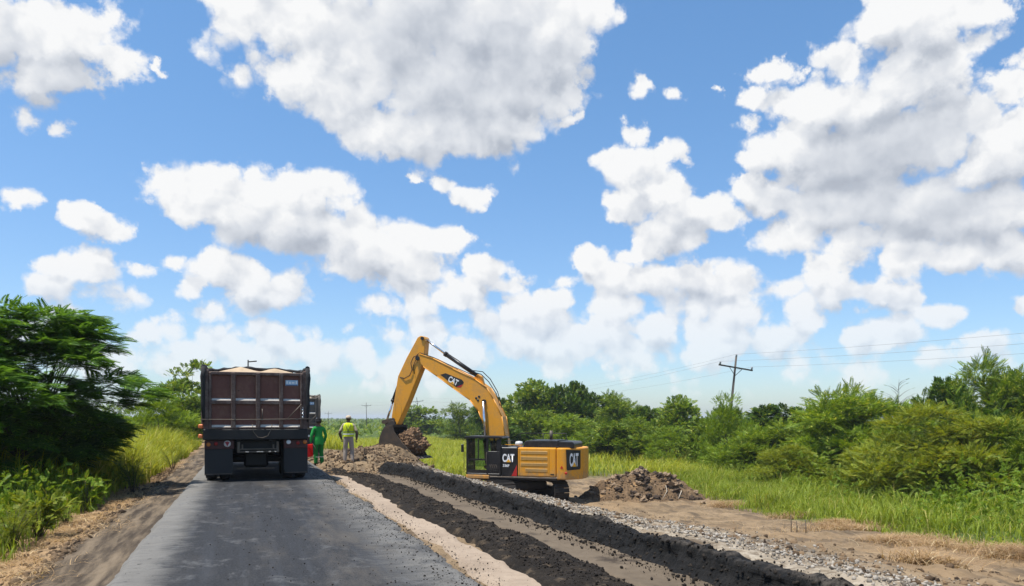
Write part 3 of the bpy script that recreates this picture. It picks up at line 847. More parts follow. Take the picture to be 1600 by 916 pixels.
for a in (
    ('leafy_bush', 'dense_a', 650, 641, 150, 62, 'low green bush seen behind the excavator bucket', 'bush'),
    ('leafy_bush', 'dense_c', 726, 637, 118, 66, 'round green bush seen below the yellow boom', 'bush'),
    ('leafy_tree', 'dense_b', 775, 626, 112, 60, 'dark tree seen just behind the foot of the boom', 'tree'),
    ('leafy_tree', 'dense_a', 835, 611, 92, 96, 'broad green tree rising right behind the excavator hood', 'tree'),
    ('leafy_tree', 'dense_b', 893, 604, 88, 72, 'tallest dark tree right of the excavator counterweight', 'tree'),
    ('leafy_tree', 'dense_c', 955, 626, 84, 84, 'mid green tree standing next right of the tallest dark one', 'tree'),
    ('leafy_bush', 'dense_b', 1010, 640, 78, 70, 'dark rounded bush behind the dirt pile', 'bush'),
    ('leafy_tree', 'dense_a', 1060, 634, 74, 84, 'green tree between the dirt pile and the power pole', 'tree'),
    ('feathery_bush', 'bright', 1133, 629, 54, 74, 'soft bright green bush hiding the foot of the power pole', 'bush'),
    ('leafy_bush', 'dense_a', 1105, 668, 58, 84, 'low leafy bush at left front of the power pole', 'bush'),
    ('leafy_tree', 'dense_b', 1215, 638, 64, 120, 'dark wide tree in the gap right of the power pole', 'tree'),
    ('leafy_bush', 'pinnate', 1195, 664, 50, 100, 'bush with drooping compound leaves left of the big leafy tree', 'bush'),
    ('leafy_tree', 'pinnate', 1338, 611, 46, 172, 'big tree full of drooping compound leaves in the right half', 'tree'),
    ('feathery_bush', 'bright', 1262, 690, 44, 80, 'small bright bush crouching before the big leafy tree', 'bush'),
    ('feathery_bush', 'yellow', 1490, 646, 33, 215, 'wide yellow green bush with fine foliage at the right', 'bush'),
    ('leafy_tree', 'dense_b', 1478, 600, 52, 90, 'dark tree behind the yellow green bush', 'tree'),
    ('leafy_tree', 'pinnate', 1578, 570, 47, 130, 'tall green tree at the right border of the view', 'tree'),
    ('leafy_bush', 'dense_a', 1420, 652, 46, 90, 'green bush between the big leafy tree and the yellow one', 'bush'),
    ('leafy_bush', 'pinnate', 1606, 668, 30, 90, 'leafy bush cut by the right border above the tall grass', 'bush'),
    ('leafy_tree', 'dense_a', 1700, 590, 44, 160, 'green tree beyond the right border', 'tree'),
    ('leafy_bush', 'dense_c', 1000, 660, 66, 80, 'low mid green bush just above the dirt pile', 'bush'),
    ('leafy_bush', 'dense_c', 900, 655, 74, 90, 'low bush right behind the excavator counterweight', 'bush'),
    ('leafy_bush', 'dense_b', 800, 668, 84, 60, 'small dark bush between cab and hood behind the excavator', 'bush'),
    ('leafy_tree', 'dense_c', 985, 636, 96, 80, 'tree peeking over the dark rounded bush behind the dirt pile', 'tree'),
    ('leafy_tree', 'dense_b', 920, 620, 100, 80, 'tree just behind and right of the tallest dark tree', 'tree'),
    ('leafy_bush', 'bright', 1045, 672, 62, 80, 'bright low bush right above the dirt pile', 'bush'),
    ('leafy_bush', 'dense_c', 1150, 652, 70, 90, 'bush closing the gap just right of the power pole', 'bush'),
    ('leafy_bush', 'dense_a', 1285, 650, 56, 90, 'bush peeking out behind the big leafy tree on its left', 'bush'),
    ('leafy_bush', 'bright', 1150, 690, 50, 80, 'bright low bush below the power pole', 'bush'),
    ('leafy_bush', 'yellow', 1225, 700, 43, 90, 'yellowish low bush left of the small bright one', 'bush'),
    ('leafy_bush', 'dense_c', 1400, 668, 39, 80, 'bush touching the right flank of the big leafy tree', 'bush'),
    ('leafy_bush', 'dense_b', 1545, 650, 38, 110, 'dark bush right behind the yellow green bush', 'bush'),
    ('leafy_bush', 'dense_a', 955, 668, 66, 80, 'low bush left above the dirt pile', 'bush'),
    ('leafy_bush', 'dense_c', 860, 648, 86, 80, 'bush right above the black engine cover', 'bush'),
    ('leafy_bush', 'yellow', 1360, 705, 37, 90, 'low yellowish bush before the foot of the big leafy tree', 'bush'),
): plant_px(*a[:6], a[6], a[7], G1)
G2 = 'trees and bushes along the left side'
for a in (
    ('feathery_bush', 'bright', 243, 622, 40, 90, 'bright green rounded bush left of the near dump truck', 'bush'),
    ('airy_tree', 'airy', 290, 574, 62, 100, 'airy light tree peeking out left of the truck body', 'tree'),
    ('leafy_bush', 'dense_a', 296, 625, 52, 70, 'darker bush close to the left side of the truck', 'bush'),
    ('leafy_bush', 'dense_b', 340, 640, 75, 70, 'bush hidden behind the near dump truck', 'bush'),
    ('feathery_bush', 'bright', 170, 640, 36, 90, 'bright bush half hidden behind the dark feathery tree', 'bush'),
    ('leafy_bush', 'dense_c', 60, 655, 26, 150, 'green bush in the shade behind the dark feathery tree', 'bush'),
): plant_px(*a[:6], a[6], a[7], G2)

# the dark feathery tree at the left
def feathery_tree(x, y, seed, h, spread, label, n=64, per=58):
    r = random.Random(seed)
    t = empty('feathery_tree', (x, y, gz1(x, y) - 0.05))
    cl = []
    for i in range(n):
        f = (i + 0.5) / n
        a = r.uniform(0, 2 * math.pi); z = h * (0.20 + 0.77 * f)
        prof = (0.50 + 0.50 * min(1, f * 2.6)) * (0.86 + 0.35 * math.sin(math.pi * min(1, f * 1.15))) * (1 - 0.36 * max(0, f - 0.6) / 0.4)
        rr = spread * prof * r.uniform(0.15, 1.0) ** 0.6
        cl.append((rr * math.cos(a), rr * math.sin(a), z * (1 - 0.04 * rr), r.uniform(.42, .78), r.uniform(.13, .24)))
    P, D = crown_points(cl, per, seed, 0.10, outward=1.0, upward=0.18, jitter=0.32)
    rad = norm(P * np.array([1, 1, 0.0]) + 1e-6); D = D * np.array([1, 1, 0.45]) + rad * 0.7
    S = 0.33 * rng.uniform(0.6, 1.3, len(P))
    link('crown', sprays_mesh('crown', 'feather', P, D, S, LEAF_FEATHER, 0.30), None, t)
    m = limbs(cl, h, 0.055, seed, 3)
    m.build('trunk', MAT_BARK, t)
    return tag(t, label, 'tree')
x, y = at(58, 16.5); feathery_tree(x, y, 31, 4.35, 1.95, 'dark feathery tree overhanging the left verge in the foreground', 110, 84)
x, y = at(-120, 14.5); feathery_tree(x, y, 44, 4.3, 2.1, 'second feathery tree cut off by the left border', 70, 54)

# grass
def blades(name, P, H, mat, width=0.012, lean=0.45, label=None, cat='grass', flat=0.0, kind='stuff', parent=None, seg=3):
    n = len(P)
    a = rng.uniform(0, 2 * math.pi, n); l = lean * rng.uniform(0.2, 1.0, n)
    d = np.stack([np.cos(a), np.sin(a), np.zeros(n)], -1)
    s = np.stack([-np.sin(a + rng.normal(0, .5, n)), np.cos(a), np.zeros(n)], -1)
    w = width * rng.uniform(0.6, 1.4, n)
    V = np.zeros((n, 2 * seg + 1, 3))
    for k in range(seg):
        t = k / seg
        c = P + d * (H * l * t ** 1.9)[:, None] + np.array([0, 0, 1.0]) * (H * (t - 0.35 * l * t * t) * (1 - flat))[:, None]
        hw = (w * (1 - 0.55 * t))[:, None]
        V[:, 2 * k] = c - s * hw; V[:, 2 * k + 1] = c + s * hw
    V[:, 2 * seg] = P + d * (H * l * 1.15)[:, None] + np.array([0, 0, 1.0]) * (H * (1 - 0.55 * l) * (1 - flat))[:, None]
    b = (np.arange(n) * (2 * seg + 1))[:, None]
    q = np.concatenate([b + np.array([[2 * k, 2 * k + 1, 2 * k + 3, 2 * k + 2]]) for k in range(seg - 1)])
    t3 = b + np.array([[2 * seg - 2, 2 * seg - 1, 2 * seg]])
    o = link(name, mesh_np(name, V, quads=q, tris=t3, mat=mat), parent=parent)
    return tag(o, label, cat if kind == 'stuff' and parent is None else None, None, kind)
GRASS_R = mat_leaf('grass_green', (0.040, 0.085, 0.008), (0.360, 0.430, 0.045), 0.38, (0.48, 0.42, 0.14), 0.9)
GRASS_Y = mat_leaf('grass_yellow_green', (0.110, 0.150, 0.012), (0.430, 0.455, 0.050), 0.40, (0.54, 0.46, 0.14), 0.7)
GRASS_L = mat_leaf('grass_left', (0.080, 0.140, 0.014), (0.280, 0.350, 0.040), 0.42, (0.40, 0.36, 0.10), 0.45)
STRAW = mat_leaf('straw', (0.22, 0.13, 0.06), (0.55, 0.38, 0.20), 0.20, (0.62, 0.50, 0.30), 0.8)
def clumped(n, x0, x1, y0, y1, cl=0.5, seed=1):
    x = rng.uniform(x0, x1, n); y = rng.uniform(y0, y1, n)
    w = vnoise(x * cl + seed, y * cl + 3)
    ok = rng.random(n) < 0.25 + 0.9 * w
    return x[ok], y[ok], w[ok]
def all_grass():
    # right verge, near
    x, y, w = clumped(120000, 12, 40, 6, 45, 0.6, 5)
    e = x - grass_edge(y) + 1.6 * fbm(x * 0.5, y * 0.5, 3)
    ok = (e > 0) & (e < 12) & (rng.random(len(x)) < np.exp(-np.maximum(e - 5, 0) / 4))
    x, y, w, e = x[ok], y[ok], w[ok], e[ok]
    H = (0.25 + 0.45 * w + 0.35 * rng.random(len(x))) * (0.45 + 0.55 * sstep(e, 0, 1.6)) * (0.35 + 0.9 * vnoise(x * 0.45, y * 0.45) + 1.3 * vnoise(x * 1.3 + 9, y * 1.3) ** 1.5)
    blades('tall_grass', pts_on(x, y, -0.02), H, GRASS_R, 0.012, 0.95, 'tall green grass in front of the bushes on the right')
    # field behind the excavator
    x, y, w = clumped(110000, 4, 60, 41, 125, 0.25, 9)
    e = np.minimum((x - 4 - 3 * fbm(x * .3, y * .3, 2)), 40)
    edge2 = (x > grass_edge(y)) | (y > 44 + 3 * fbm(x * .4, y * .4, 2))
    ok = edge2 & (e > 0) & (rng.random(len(x)) < 1.0)
    x, y, w = x[ok], y[ok], w[ok]
    H = 0.5 + 0.7 * w + 0.4 * rng.random(len(x))
    blades('field_grass', pts_on(x, y, -0.05), H * (0.6 + 0.9 * vnoise(x * 0.3, y * 0.3)), GRASS_Y, 0.026, 0.9, 'yellow green field grass behind the excavator')
    # left verge
    x, y, w = clumped(90000, -12, -2.2, 4.5, 50, 0.6, 13)
    e = -2.75 + 0.3 * sstep(y, 15, 20) - x + 0.9 * fbm(x * 0.7, y * 0.7, 3)
    ok = (e > 0) & (e < 6)
    x, y, w, e = x[ok], y[ok], w[ok], e[ok]
    H = (0.30 + 0.45 * w + 0.35 * rng.random(len(x))) * (0.4 + 0.6 * sstep(e, 0, 1.0))
    yel = (rng.random(len(x)) < sstep(y, 16, 22))
    blades('verge_grass', pts_on(x, y, -0.02)[~yel], H[~yel], GRASS_L, 0.010, 0.6, 'green grass along the left verge in the foreground')
    blades('roadside_grass', pts_on(x, y, -0.02)[yel], H[yel] * 1.9, GRASS_Y, 0.015, 0.8, 'yellow green grass left of the near dump truck')
    # straw litter
    n = 16000
    y = 5 + 26 * rng.random(n); x = -2.45 + rng.normal(0, 0.32, n) - 0.1
    keep = (vnoise(x * 1.5, y * 0.9) > 0.35)
    x, y = x[keep], y[keep]
    blades('straw_litter', pts_on(x, y, 0.01), 0.10 + 0.22 * rng.random(len(x)), STRAW, 0.004, 1.6, 'dry straw litter along the left shoulder', 'straw', 0.72)
    xs = []; ys = []
    for (px, py, rad, k) in ((1325, 822, 0.45, 2600), (1340, 828, 0.3, 1200), (1240, 808, 0.45, 1200), (1420, 846, 0.5, 2200), (1600, 868, 0.4, 2600), (1140, 790, 0.5, 1200), (1455, 886, 0.22, 900), (1320, 826, 0.9, 900), (1500, 856, 0.6, 900)):
        hx, hy, _ = hit(px, py)
        xs.append(hx + rng.normal(0, rad, k)); ys.append(hy + rng.normal(0, rad * 0.7, k))
    x = np.concatenate(xs); y = np.concatenate(ys)
    blades('dry_grass', pts_on(x, y, 0.0), 0.25 + 0.42 * rng.random(len(x)), STRAW, 0.006, 1.3, 'dry straw tufts at the edge of the right grass', 'straw', 0.55)
    n = 2600
    y = 6 + 30 * rng.random(n); x = 8 + 8 * rng.random(n)
    keep = (vnoise(x * 0.9 + 4, y * 0.9) > 0.62) & (x < grass_edge(y))
    blades('sparse_grass', pts_on(x[keep], y[keep], 0.0), 0.06 + 0.16 * rng.random(keep.sum()), STRAW, 0.005, 1.0, 'thin dry blades scattered over the bare earth on the right', 'straw')
all_grass()
# leafy weeds in the left foreground
def weed(px, py, h, w, label, key='broad', mat=LEAF_BRIGHT, n=150, seed=1):
    hx, hy, _ = hit(px, py)
    t = empty('weed', (hx, hy, gz1(hx, hy) - 0.02))
    r = np.random.default_rng(seed)
    stems = 14; m = MB(); P = []; D = []
    for i in range(stems):
        a = 6.283 * r.random(); l = w * (0.2 + 0.8 * r.random()); z = h * (0.55 + 0.45 * r.random())
        tip = np.array([math.cos(a) * l, math.sin(a) * l, z])
        m.tube([(tip[0] * .05, tip[1] * .05, 0), (tip[0] * .45, tip[1] * .45, z * .6), tuple(tip)], [.008, .006, .003], 4)
        for k in range(n // stems):
            f = 0.25 + 0.75 * r.random()
            P.append(np.array([tip[0] * f, tip[1] * f, z * (1 - (1 - f) ** 1.6)]))
            D.append(np.array([math.cos(a), math.sin(a), 0.35]) + r.normal(0, 0.6, 3))
    m.build('stem', MAT_BARK, t)
    P = np.array(P); D = np.array(D)
    link('foliage', sprays_mesh('foliage', key, P, D, 0.15 * rng.uniform(.6, 1.3, len(P)), mat, 0.5), None, t)
    return tag(t, label, 'weed', 'leafy weeds on the left verge')
weed(136, 798, 0.75, 0.42, 'bright leafy weed below the dark feathery tree', seed=2, n=190)
weed(208, 772, 0.85, 0.38, 'dark upright weed nearest to the straw by the road', 'fine', LEAF_DARK, 420, 3)
weed(60, 846, 0.62, 0.42, 'yellowish leafy weed in the lower left corner', 'broad', LEAF_YELLOW, 170, 4)
weed(18, 862, 0.60, 0.40, 'yellow green weed touching the left border', 'fine', LEAF_YELLOW, 380, 5)
weed(105, 822, 0.50, 0.36, 'small fine-leaved weed between two larger weeds', 'fine', LEAF_BRIGHT, 300, 6)
weed(270, 735, 0.75, 0.45, 'yellow flowering weed left of the truck wheels', 'fine', LEAF_YELLOW, 420, 7)
# tangled undergrowth at the foot of the trees on the right
def undergrowth():
    for nm, kind, mat, n, s0, lb in (('undergrowth', 'pinnate', LEAF_MID, 9000, 0.26, 'tangled leafy undergrowth at the foot of the right hand trees'), ('weed_growth', 'broad', LEAF_BRIGHT, 14000, 0.17, 'yellow green weeds mixed into the grass before the right hand bushes')):
        x = rng.uniform(14, 62, n * 4); y = rng.uniform(8, 80, n * 4)
        e = x - grass_edge(y)
        w = vnoise(x * 0.33 + s0 * 50, y * 0.33)
        lo = 3.6 if kind == 'pinnate' else 0.8
        ok = (e > lo + 3.0 * vnoise(x * 0.2, y * 0.2)) & (e < 17) & (w > 0.38)
        x, y, w = x[ok][:n], y[ok][:n], w[ok][:n]
        h = (3.0 if kind == 'pinnate' else 2.6) * (w - 0.26) * (0.7 + 0.6 * rng.random(len(x)))
        P = pts_on(x, y); P[:, 2] += h * rng.random(len(x)) ** 0.45
        D = rng.normal(0, 0.7, (len(x), 3)) + np.array([-0.25, -0.35, 0.45])
        o = link(nm, sprays_mesh(nm, kind, P, D, s0 * rng.uniform(0.7, 1.5, len(x)), mat, 0.6))
        tag(o, lb, 'undergrowth', None, 'stuff')
undergrowth()
def left_weeds():
    n = 5200
    x = rng.uniform(-7.5, -2.7, n * 3); y = rng.uniform(5, 30, n * 3)
    w = vnoise(x * 0.8 + 3, y * 0.8)
    ok = (w > 0.40) & (x < -2.75 - 0.5 * vnoise(y * 1.2, x * 0))
    x, y, w = x[ok][:n], y[ok][:n], w[ok][:n]
    P = pts_on(x, y); P[:, 2] += 1.5 * (w - 0.25) * rng.random(len(x)) ** 0.6
    o = link('verge_weeds', sprays_mesh('verge_weeds', 'broad', P, rng.normal(0, 0.7, (len(x), 3)) + np.array([0.3, -0.3, 0.5]), 0.11 * rng.uniform(.6, 1.5, len(x)), LEAF_BRIGHT, 0.6))
    tag(o, 'mixed leafy weeds along the left verge under the feathery tree', 'weeds', None, 'stuff')
left_weeds()
# a bare, twiggy sapling standing above the bushes
def bare_sapling(px, d, ytop, label):
    x, y = at(px, d); h = (653 - ytop) * d / FPX + CAM_H - gz1(x, y)
    t = empty('bare_sapling', (x, y, gz1(x, y) - 0.1)); r = random.Random(3)
    m = MB(); m.tube([(0, 0, 0), (0.05, 0, h * .4), (-0.06, .05, h * .75), (0.05, 0, h)], [.05, .04, .022, .006], 6); m.build('trunk', MAT_BARK, t)
    P = []; D = []
    for k in range(26):
        z = h * r.uniform(.45, .97); a = r.uniform(0, 6.28); l = (h - z) * .45 + .25
        p1 = (math.cos(a) * l * .5, math.sin(a) * l * .5, z + l * .45); p2 = (math.cos(a) * l, math.sin(a) * l, z + l * .7)
        MB().tube([(0, 0, z), p1, p2], [.014, .009, .004], 4).build('twig', MAT_BARK, t)
        if r.random() < .6: P.append(p2); D.append((math.cos(a), math.sin(a), .3))
    link('foliage', sprays_mesh('foliage', 'broad', np.array(P), np.array(D), np.full(len(P), .22), LEAF_DARK), None, t)
    tag(t, label, 'sapling')
bare_sapling(1404, 47, 590, 'thin bare sapling poking out above the big leafy tree')
# scrub far off
def far_scrub():
    n = 1500
    a = rng.uniform(R(-28), R(70), n); d = 140 + 1000 * rng.random(n) ** 1.6
    x = np.sin(a) * d; y = np.cos(a) * d
    ok = ~((x > -6) & (x < 9)) 
    x, y, d = x[ok], y[ok], d[ok]
    z = gz(x, y)
    P = []; D = []; S = []
    for i in range(len(x)):
        k = 30; h = rng.uniform(0.7, 2.3); w = rng.uniform(2.0, 7.0)
        u = norm(rng.normal(size=(k, 3))); u[:, 2] = abs(u[:, 2])
        P.append(np.array([x[i], y[i], z[i]]) + u * np.array([w, w, h]) * rng.uniform(.5, 1, (k, 1))); D.append(u + rng.normal(0, .4, (k, 3))); S.append(np.full(k, 0.9 + d[i] / 600))
    o = link('distant_scrub', sprays_mesh('distant_scrub', 'broad', np.concatenate(P), np.concatenate(D), np.concatenate(S), LEAF_MID))
    tag(o, 'low scrub covering the plain out to the horizon', 'scrub', None, 'stuff')
far_scrub()
# ------------------------------------------------------------------ shared paints
M_YEL = mat_worn('machine_yellow', (0.74, 0.315, 0.014), (0.32, 0.19, 0.08), 0.5, 0.38, 0.0, 1.6, spec=0.5)
M_YEL_SHADE = mat_worn('machine_yellow_louver_shade', (0.40, 0.22, 0.035), (0.18, 0.13, 0.08), 0.45, 0.5, 0.0, 3.0)  # darker yellow paints the recess shade into the louvres
M_BLK = mat_worn('machine_black', (0.012, 0.012, 0.013), (0.10, 0.085, 0.07), 0.22, 0.35, 0.0, 2.0)
M_RUB = mat_worn('rubber', (0.014, 0.014, 0.015), (0.09, 0.08, 0.07), 0.30, 0.75, 0.0, 4.0)
M_STEEL = mat_worn('worn_steel', (0.13, 0.11, 0.09), (0.14, 0.10, 0.07), 0.75, 0.55, 0.5, 3.0)
M_CHROME = mat_plain('chrome_rod', (0.75, 0.75, 0.76), 0.18, 1.0)
M_BUCKET = mat_worn('bucket_steel', (0.050, 0.040, 0.032), (0.13, 0.09, 0.06), 0.8, 0.7, 0.2, 2.5)
M_WHITE = mat_plain('decal_white', (0.80, 0.80, 0.79), 0.5)
M_RED = mat_plain('decal_red', (0.45, 0.02, 0.015), 0.5)
M_DECALY = mat_plain('decal_yellow', (0.80, 0.40, 0.03), 0.5)
M_TRACK = mat_worn('track_steel', (0.030, 0.026, 0.023), (0.10, 0.08, 0.06), 0.6, 0.7, 0.3, 3.0)
def muddy(m):
    t = NT(m.node_tree); p = next(n for n in t.n if n.type == 'BSDF_PRINCIPLED')
    src = p.inputs['Base Color'].links[0].from_socket
    o = objc(t); z = t.sep(o)[2]
    n = t.noise(t.vmath('MULTIPLY', o, (1, 1, 0.5)), 4.0, 7, 0.7, 0.4)
    f = t.ramp(t.math('ADD', t.math('MULTIPLY', z, -0.9), t.math('MULTIPLY', n, 2.2)), -0.40, 0.25)
    n2 = t.noise(t.vmath('MULTIPLY', o, (6, 6, 0.5)), 1.6, 5, 0.65)
    c = t.mix(t.math('MULTIPLY', f, 0.75), src, (0.27, 0.19, 0.11))
    c = t.mix(t.math('MULTIPLY', t.ramp(n2, 0.58, 0.75), 0.45), c, (0.16, 0.09, 0.035))
    t.l.new(c, p.inputs['Base Color'])
muddy(M_YEL); muddy(M_YEL_SHADE)
def make_glass():
    m, t = new_mat('tinted_glass')
    tr = t.node('ShaderNodeBsdfTransparent'); tr.inputs[0].default_value = (0.68, 0.78, 0.74, 1)
    gl = t.node('ShaderNodeBsdfGlossy'); gl.inputs['Roughness'].default_value = 0.03; gl.inputs['Color'].default_value = (0.9, 0.95, 1, 1)
    fr = t.node('ShaderNodeFresnel'); fr.inputs[0].default_value = 1.6
    mx = t.node('ShaderNodeMixShader')
    t.l.new(fr.outputs[0], mx.inputs[0]); t.l.new(tr.outputs[0], mx.inputs[1]); t.l.new(gl.outputs[0], mx.inputs[2]); t.l.new(mx.outputs[0], t.out.inputs[0])
    return m
M_GLASS = make_glass()

def text_on(name, s, origin, ux, uz, w, h, mat, parent, off=0.012, depth=0.003):
    """flat lettering: lower left corner at origin, reading along ux, upright along uz, fitted into w x h"""
    cu = bpy.data.curves.new('lettering', 'FONT'); cu.body = s; cu.offset = off; cu.extrude = 0.0
    o = bpy.data.objects.new('lettering', cu); COL.objects.link(o)
    bpy.context.view_layer.update()
    me = bpy.data.meshes.new_from_object(o.evaluated_get(bpy.context.evaluated_depsgraph_get()))
    bpy.data.objects.remove(o); bpy.data.curves.remove(cu)
    co = np.zeros(len(me.vertices) * 3, dtype=np.float32); me.vertices.foreach_get('co', co); co = co.reshape(-1, 3)
    lo = co.min(0); hi = co.max(0)
    u = (co[:, 0] - lo[0]) / (hi[0] - lo[0]) * w; v = (co[:, 1] - lo[1]) / (hi[1] - lo[1]) * h
    ux = np.array(Vector(ux).normalized()); uz = np.array(Vector(uz).normalized())
    P = np.array(origin) + u[:, None] * ux + v[:, None] * uz
    me.vertices.foreach_set('co', P.astype(np.float32).ravel()); me.update()
    me.name = name; me.materials.clear(); me.materials.append(mat)
    return link(name, me, None, parent)
def flat_poly(name, pts, mat, parent, t=(0, 0, 0)):
    me = bpy.data.meshes.new(name)
    me.from_pydata([tuple(Vector(p) + Vector(t)) for p in pts], [], [list(range(len(pts)))]); me.update()
    me.materials.append(mat)
    return link(name, me, None, parent)

# ------------------------------------------------------------------ excavator
def excavator():
    ex_, ey_ = 12.50, 33.75
    base = -2.42
    root = empty('excavator', (ex_, ey_, base), R(142))
    # --- undercarriage, parallel to the road
    rot = Matrix.Rotation(R(90 - 142), 4, 'Z')
    ML = rot
    def place(o):
        o.matrix_local = ML; return o
    for s in (-1, 1):
        L = 2.05; r = 0.50; zc = 0.53
        path = []
        n = 50; per = 4 * L + 2 * math.pi * r
        m = MB()
        for i in range(n):
            q = per * i / n
            if q < 2 * L: x, z, a = -L + q, zc + r, 0.0
            elif q < 2 * L + math.pi * r:
                a = (q - 2 * L) / r; x, z = L + r * math.sin(a), zc + r * math.cos(a)
            elif q < 4 * L + math.pi * r: x, z, a = L - (q - 2 * L - math.pi * r), zc - r, math.pi
            else:
                b = (q - 4 * L - math.pi * r) / r; a = math.pi + b; x, z = -L - r * math.sin(b), zc - r * math.cos(b)
            M = Matrix.Translation((x, 0, z)) @ Matrix.Rotation(a, 4, 'Y')
            m.box(-0.105, 0.100, s * 1.3 - 0.37, s * 1.3 + 0.37, -0.02, 0.015, M=M)
            m.box(-0.09, -0.055, s * 1.3 - 0.37, s * 1.3 + 0.37, 0.012, 0.055, M=M)
            m.box(0.02, 0.05, s * 1.3 - 0.37, s * 1.3 + 0.37, 0.012, 0.04, M=M)
            m.box(-0.11, 0.11, s * 1.3 - 0.13, s * 1.3 + 0.13, -0.10, -0.015, M=M)
        tr = place(m.build('track', M_TRACK, root))
        def sub(mb, name, mat):
            o = mb.build(name, mat, tr); return o
        sub(MB().box(-L, L, s * 1.3 - 0.17, s * 1.3 + 0.17, 0.30, 0.72, 0.05), 'track_frame', M_TRACK)
        for xx, nm in ((L, 'sprocket'), (-L, 'idler')):
            sub(MB().lathe([(0.10, -0.2), (0.36, -0.17), (0.38, -0.06), (0.38, 0.06), (0.36, 0.17), (0.10, 0.2)], (xx, s * 1.3, zc), 'y', 20), nm, M_TRACK)
        for k in range(7):
            sub(MB().lathe([(0.05, -0.2), (0.14, -0.18), (0.14, 0.18), (0.05, 0.2)], (-1.6 + k * 0.53, s * 1.3, 0.22), 'y', 12), 'roller', M_TRACK)
    place(MB().box(-1.2, 1.2, -1.15, 1.15, 0.55, 0.98, 0.08).build('carbody', M_TRACK, root))
    MB().lathe([(0.62, 0.96), (0.68, 0.98), (0.68, 1.08), (0.62, 1.10)], (0, 0, 0), 'z', 32).build('swing_bearing', M_STEEL, root)
    # --- upper structure
    MB().box(-2.45, 2.02, -1.46, 1.46, 1.08, 1.24, 0.02).build('deck', M_BLK, root)
    MB().box(0.86, 2.05, 1.30, 1.50, 1.10, 1.28, 0.03, 2).build('skirt', M_YEL, root)
    MB().box(-2.40, 0.84, 1.40, 1.495, 1.165, 1.235, 0.012).build('deck_rail', M_STEEL, root)
    # hood with louvres
    hood = MB().box(-2.38, -0.545, -1.47, 1.485, 1.24, 2.60, 0.06, 2).build('hood', M_YEL, root)
    for z0, z1, x0 in ((2.32, 2.45, -0.70), (2.04, 2.19, -0.70), (1.76, 1.90, -0.70), (1.50, 1.64, -0.92)):
        lv = MB()
        k = 3
        for i in range(k):
            zz = z0 + (z1 - z0) * i / k
            lv.prism([(1.484, zz), (1.503, zz + 0.004), (1.484, zz + (z1 - z0) / k * 0.9)], -1.98, x0, 'x')
        lv.build('louver', M_YEL_SHADE, hood)
    for xx in (-0.62, -2.06): MB().box(xx - 0.006, xx + 0.006, 1.48, 1.489, 1.28, 2.54).build('panel_seam', M_BLK, hood)
    MB().box(-2.30, -2.12, 1.480, 1.488, 1.34, 1.40).build('latch', M_BLK, hood)
    flat_poly('warning_mark', [(-2.58, 1.5035, 1.66), (-2.74, 1.5035, 1.66), (-2.66, 1.5035, 1.80)], M_RED, hood)
    # black panel between cab and hood
    pan = MB().box(-0.535, 0.26, -1.2, 1.478, 1.24, 2.60, 0.03).build('side_panel', M_BLK, root)
    flat_poly('red_stripe', [(-0.24, 1.484, 1.26), (-0.51, 1.484, 1.26), (-0.51, 1.484, 1.80)], M_RED, pan)
    text_on('lettering', 'CAT', (0.20, 1.485, 1.91), (-1, 0, 0), (0, 0, 1), 0.58, 0.385, M_WHITE, pan, 0.035)
    flat_poly('triangle_mark', [(0.02, 1.490, 1.905), (-0.22, 1.490, 1.905), (-0.10, 1.490, 2.055)], M_DECALY, pan)
    text_on('lettering', '336F', (0.18, 1.485, 1.68), (-1, 0, 0), (0, 0, 1), 0.32, 0.13, M_WHITE, pan, 0.03)
    # engine cover on top, exhaust, air cleaner
    MB().prism([(-0.72, 2.58), (-0.80, 2.86), (-0.95, 2.93), (-2.35, 2.93), (-2.42, 2.90), (-3.10, 2.88), (-3.18, 2.80), (-3.18, 2.58)], -0.55, 1.25, 'y', 0.05, 2).build('engine_cover', M_BLK, root)
    MB().box(-2.46, -2.40, -0.56, 1.262, 2.6, 2.94).build('cover_seam', M_BLK, root)
    MB().lathe([(0.02, 2.62), (0.17, 2.64), (0.19, 2.78), (0.15, 2.86), (0.03, 2.88)], (-0.46, 1.0, 0), 'z', 16).build('air_cleaner_cap', mat_plain('grey_cap', (0.55, 0.55, 0.53), 0.6), root)
    MB().cyl((-1.6, -0.6, 2.9), (-1.6, -0.6, 3.35), 0.08).build('exhaust_stack', M_STEEL, root)
    MB().tube([(0.22, 1.25, 2.60), (0.22, 1.25, 2.90), (-0.42, 1.25, 2.90)], 0.016, 6).build('handrail', M_BLK, root)
    hr = MB(); hr.tube([(0.22, 1.25, 2.72), (-0.50, 1.25, 2.70), (-0.50, 1.25, 2.60)], 0.014, 6)
    hr.build('handrail', M_YEL, root); hr = MB()
    hr.tube([(0.2, -1.3, 2.6), (0.2, -1.3, 3.2), (-2.2, -1.3, 3.2), (-2.2, -1.3, 2.6)], 0.02, 6); hr.tube([(-1.0, -1.3, 2.6), (-1.0, -1.3, 3.2)], 0.02, 6)
    hr.build('handrail', M_BLK, root)
    for xx in (-2.62, -2.98): 
        MB().lathe([(0.055, -0.02), (0.09, -0.02), (0.09, 0.02), (0.055, 0.02)], (xx, 1.10, 2.68), 'y', 14).build('lifting_eye', M_YEL, root)
    # counterweight
    plan = [(-2.40, 1.49), (-2.74, 1.49), (-2.86, 1.44), (-3.38, 0.84), (-3.47, 0.55), (-3.52, 0), (-3.47, -0.55), (-3.38, -0.84), (-2.86, -1.44), (-2.74, -1.49), (-2.40, -1.49)]
    cw = MB().prism(plan, 1.14, 2.60, 'z', 0.06, 2).build('counterweight', M_YEL, root)
    A = Vector((-2.86, 1.44, 0)); B = Vector((-3.38, 0.84, 0)); u = (B - A).normalized(); nrm = Vector((u.y, -u.x, 0))
    if nrm.x > 0: nrm = -nrm
    L = (B - A).length
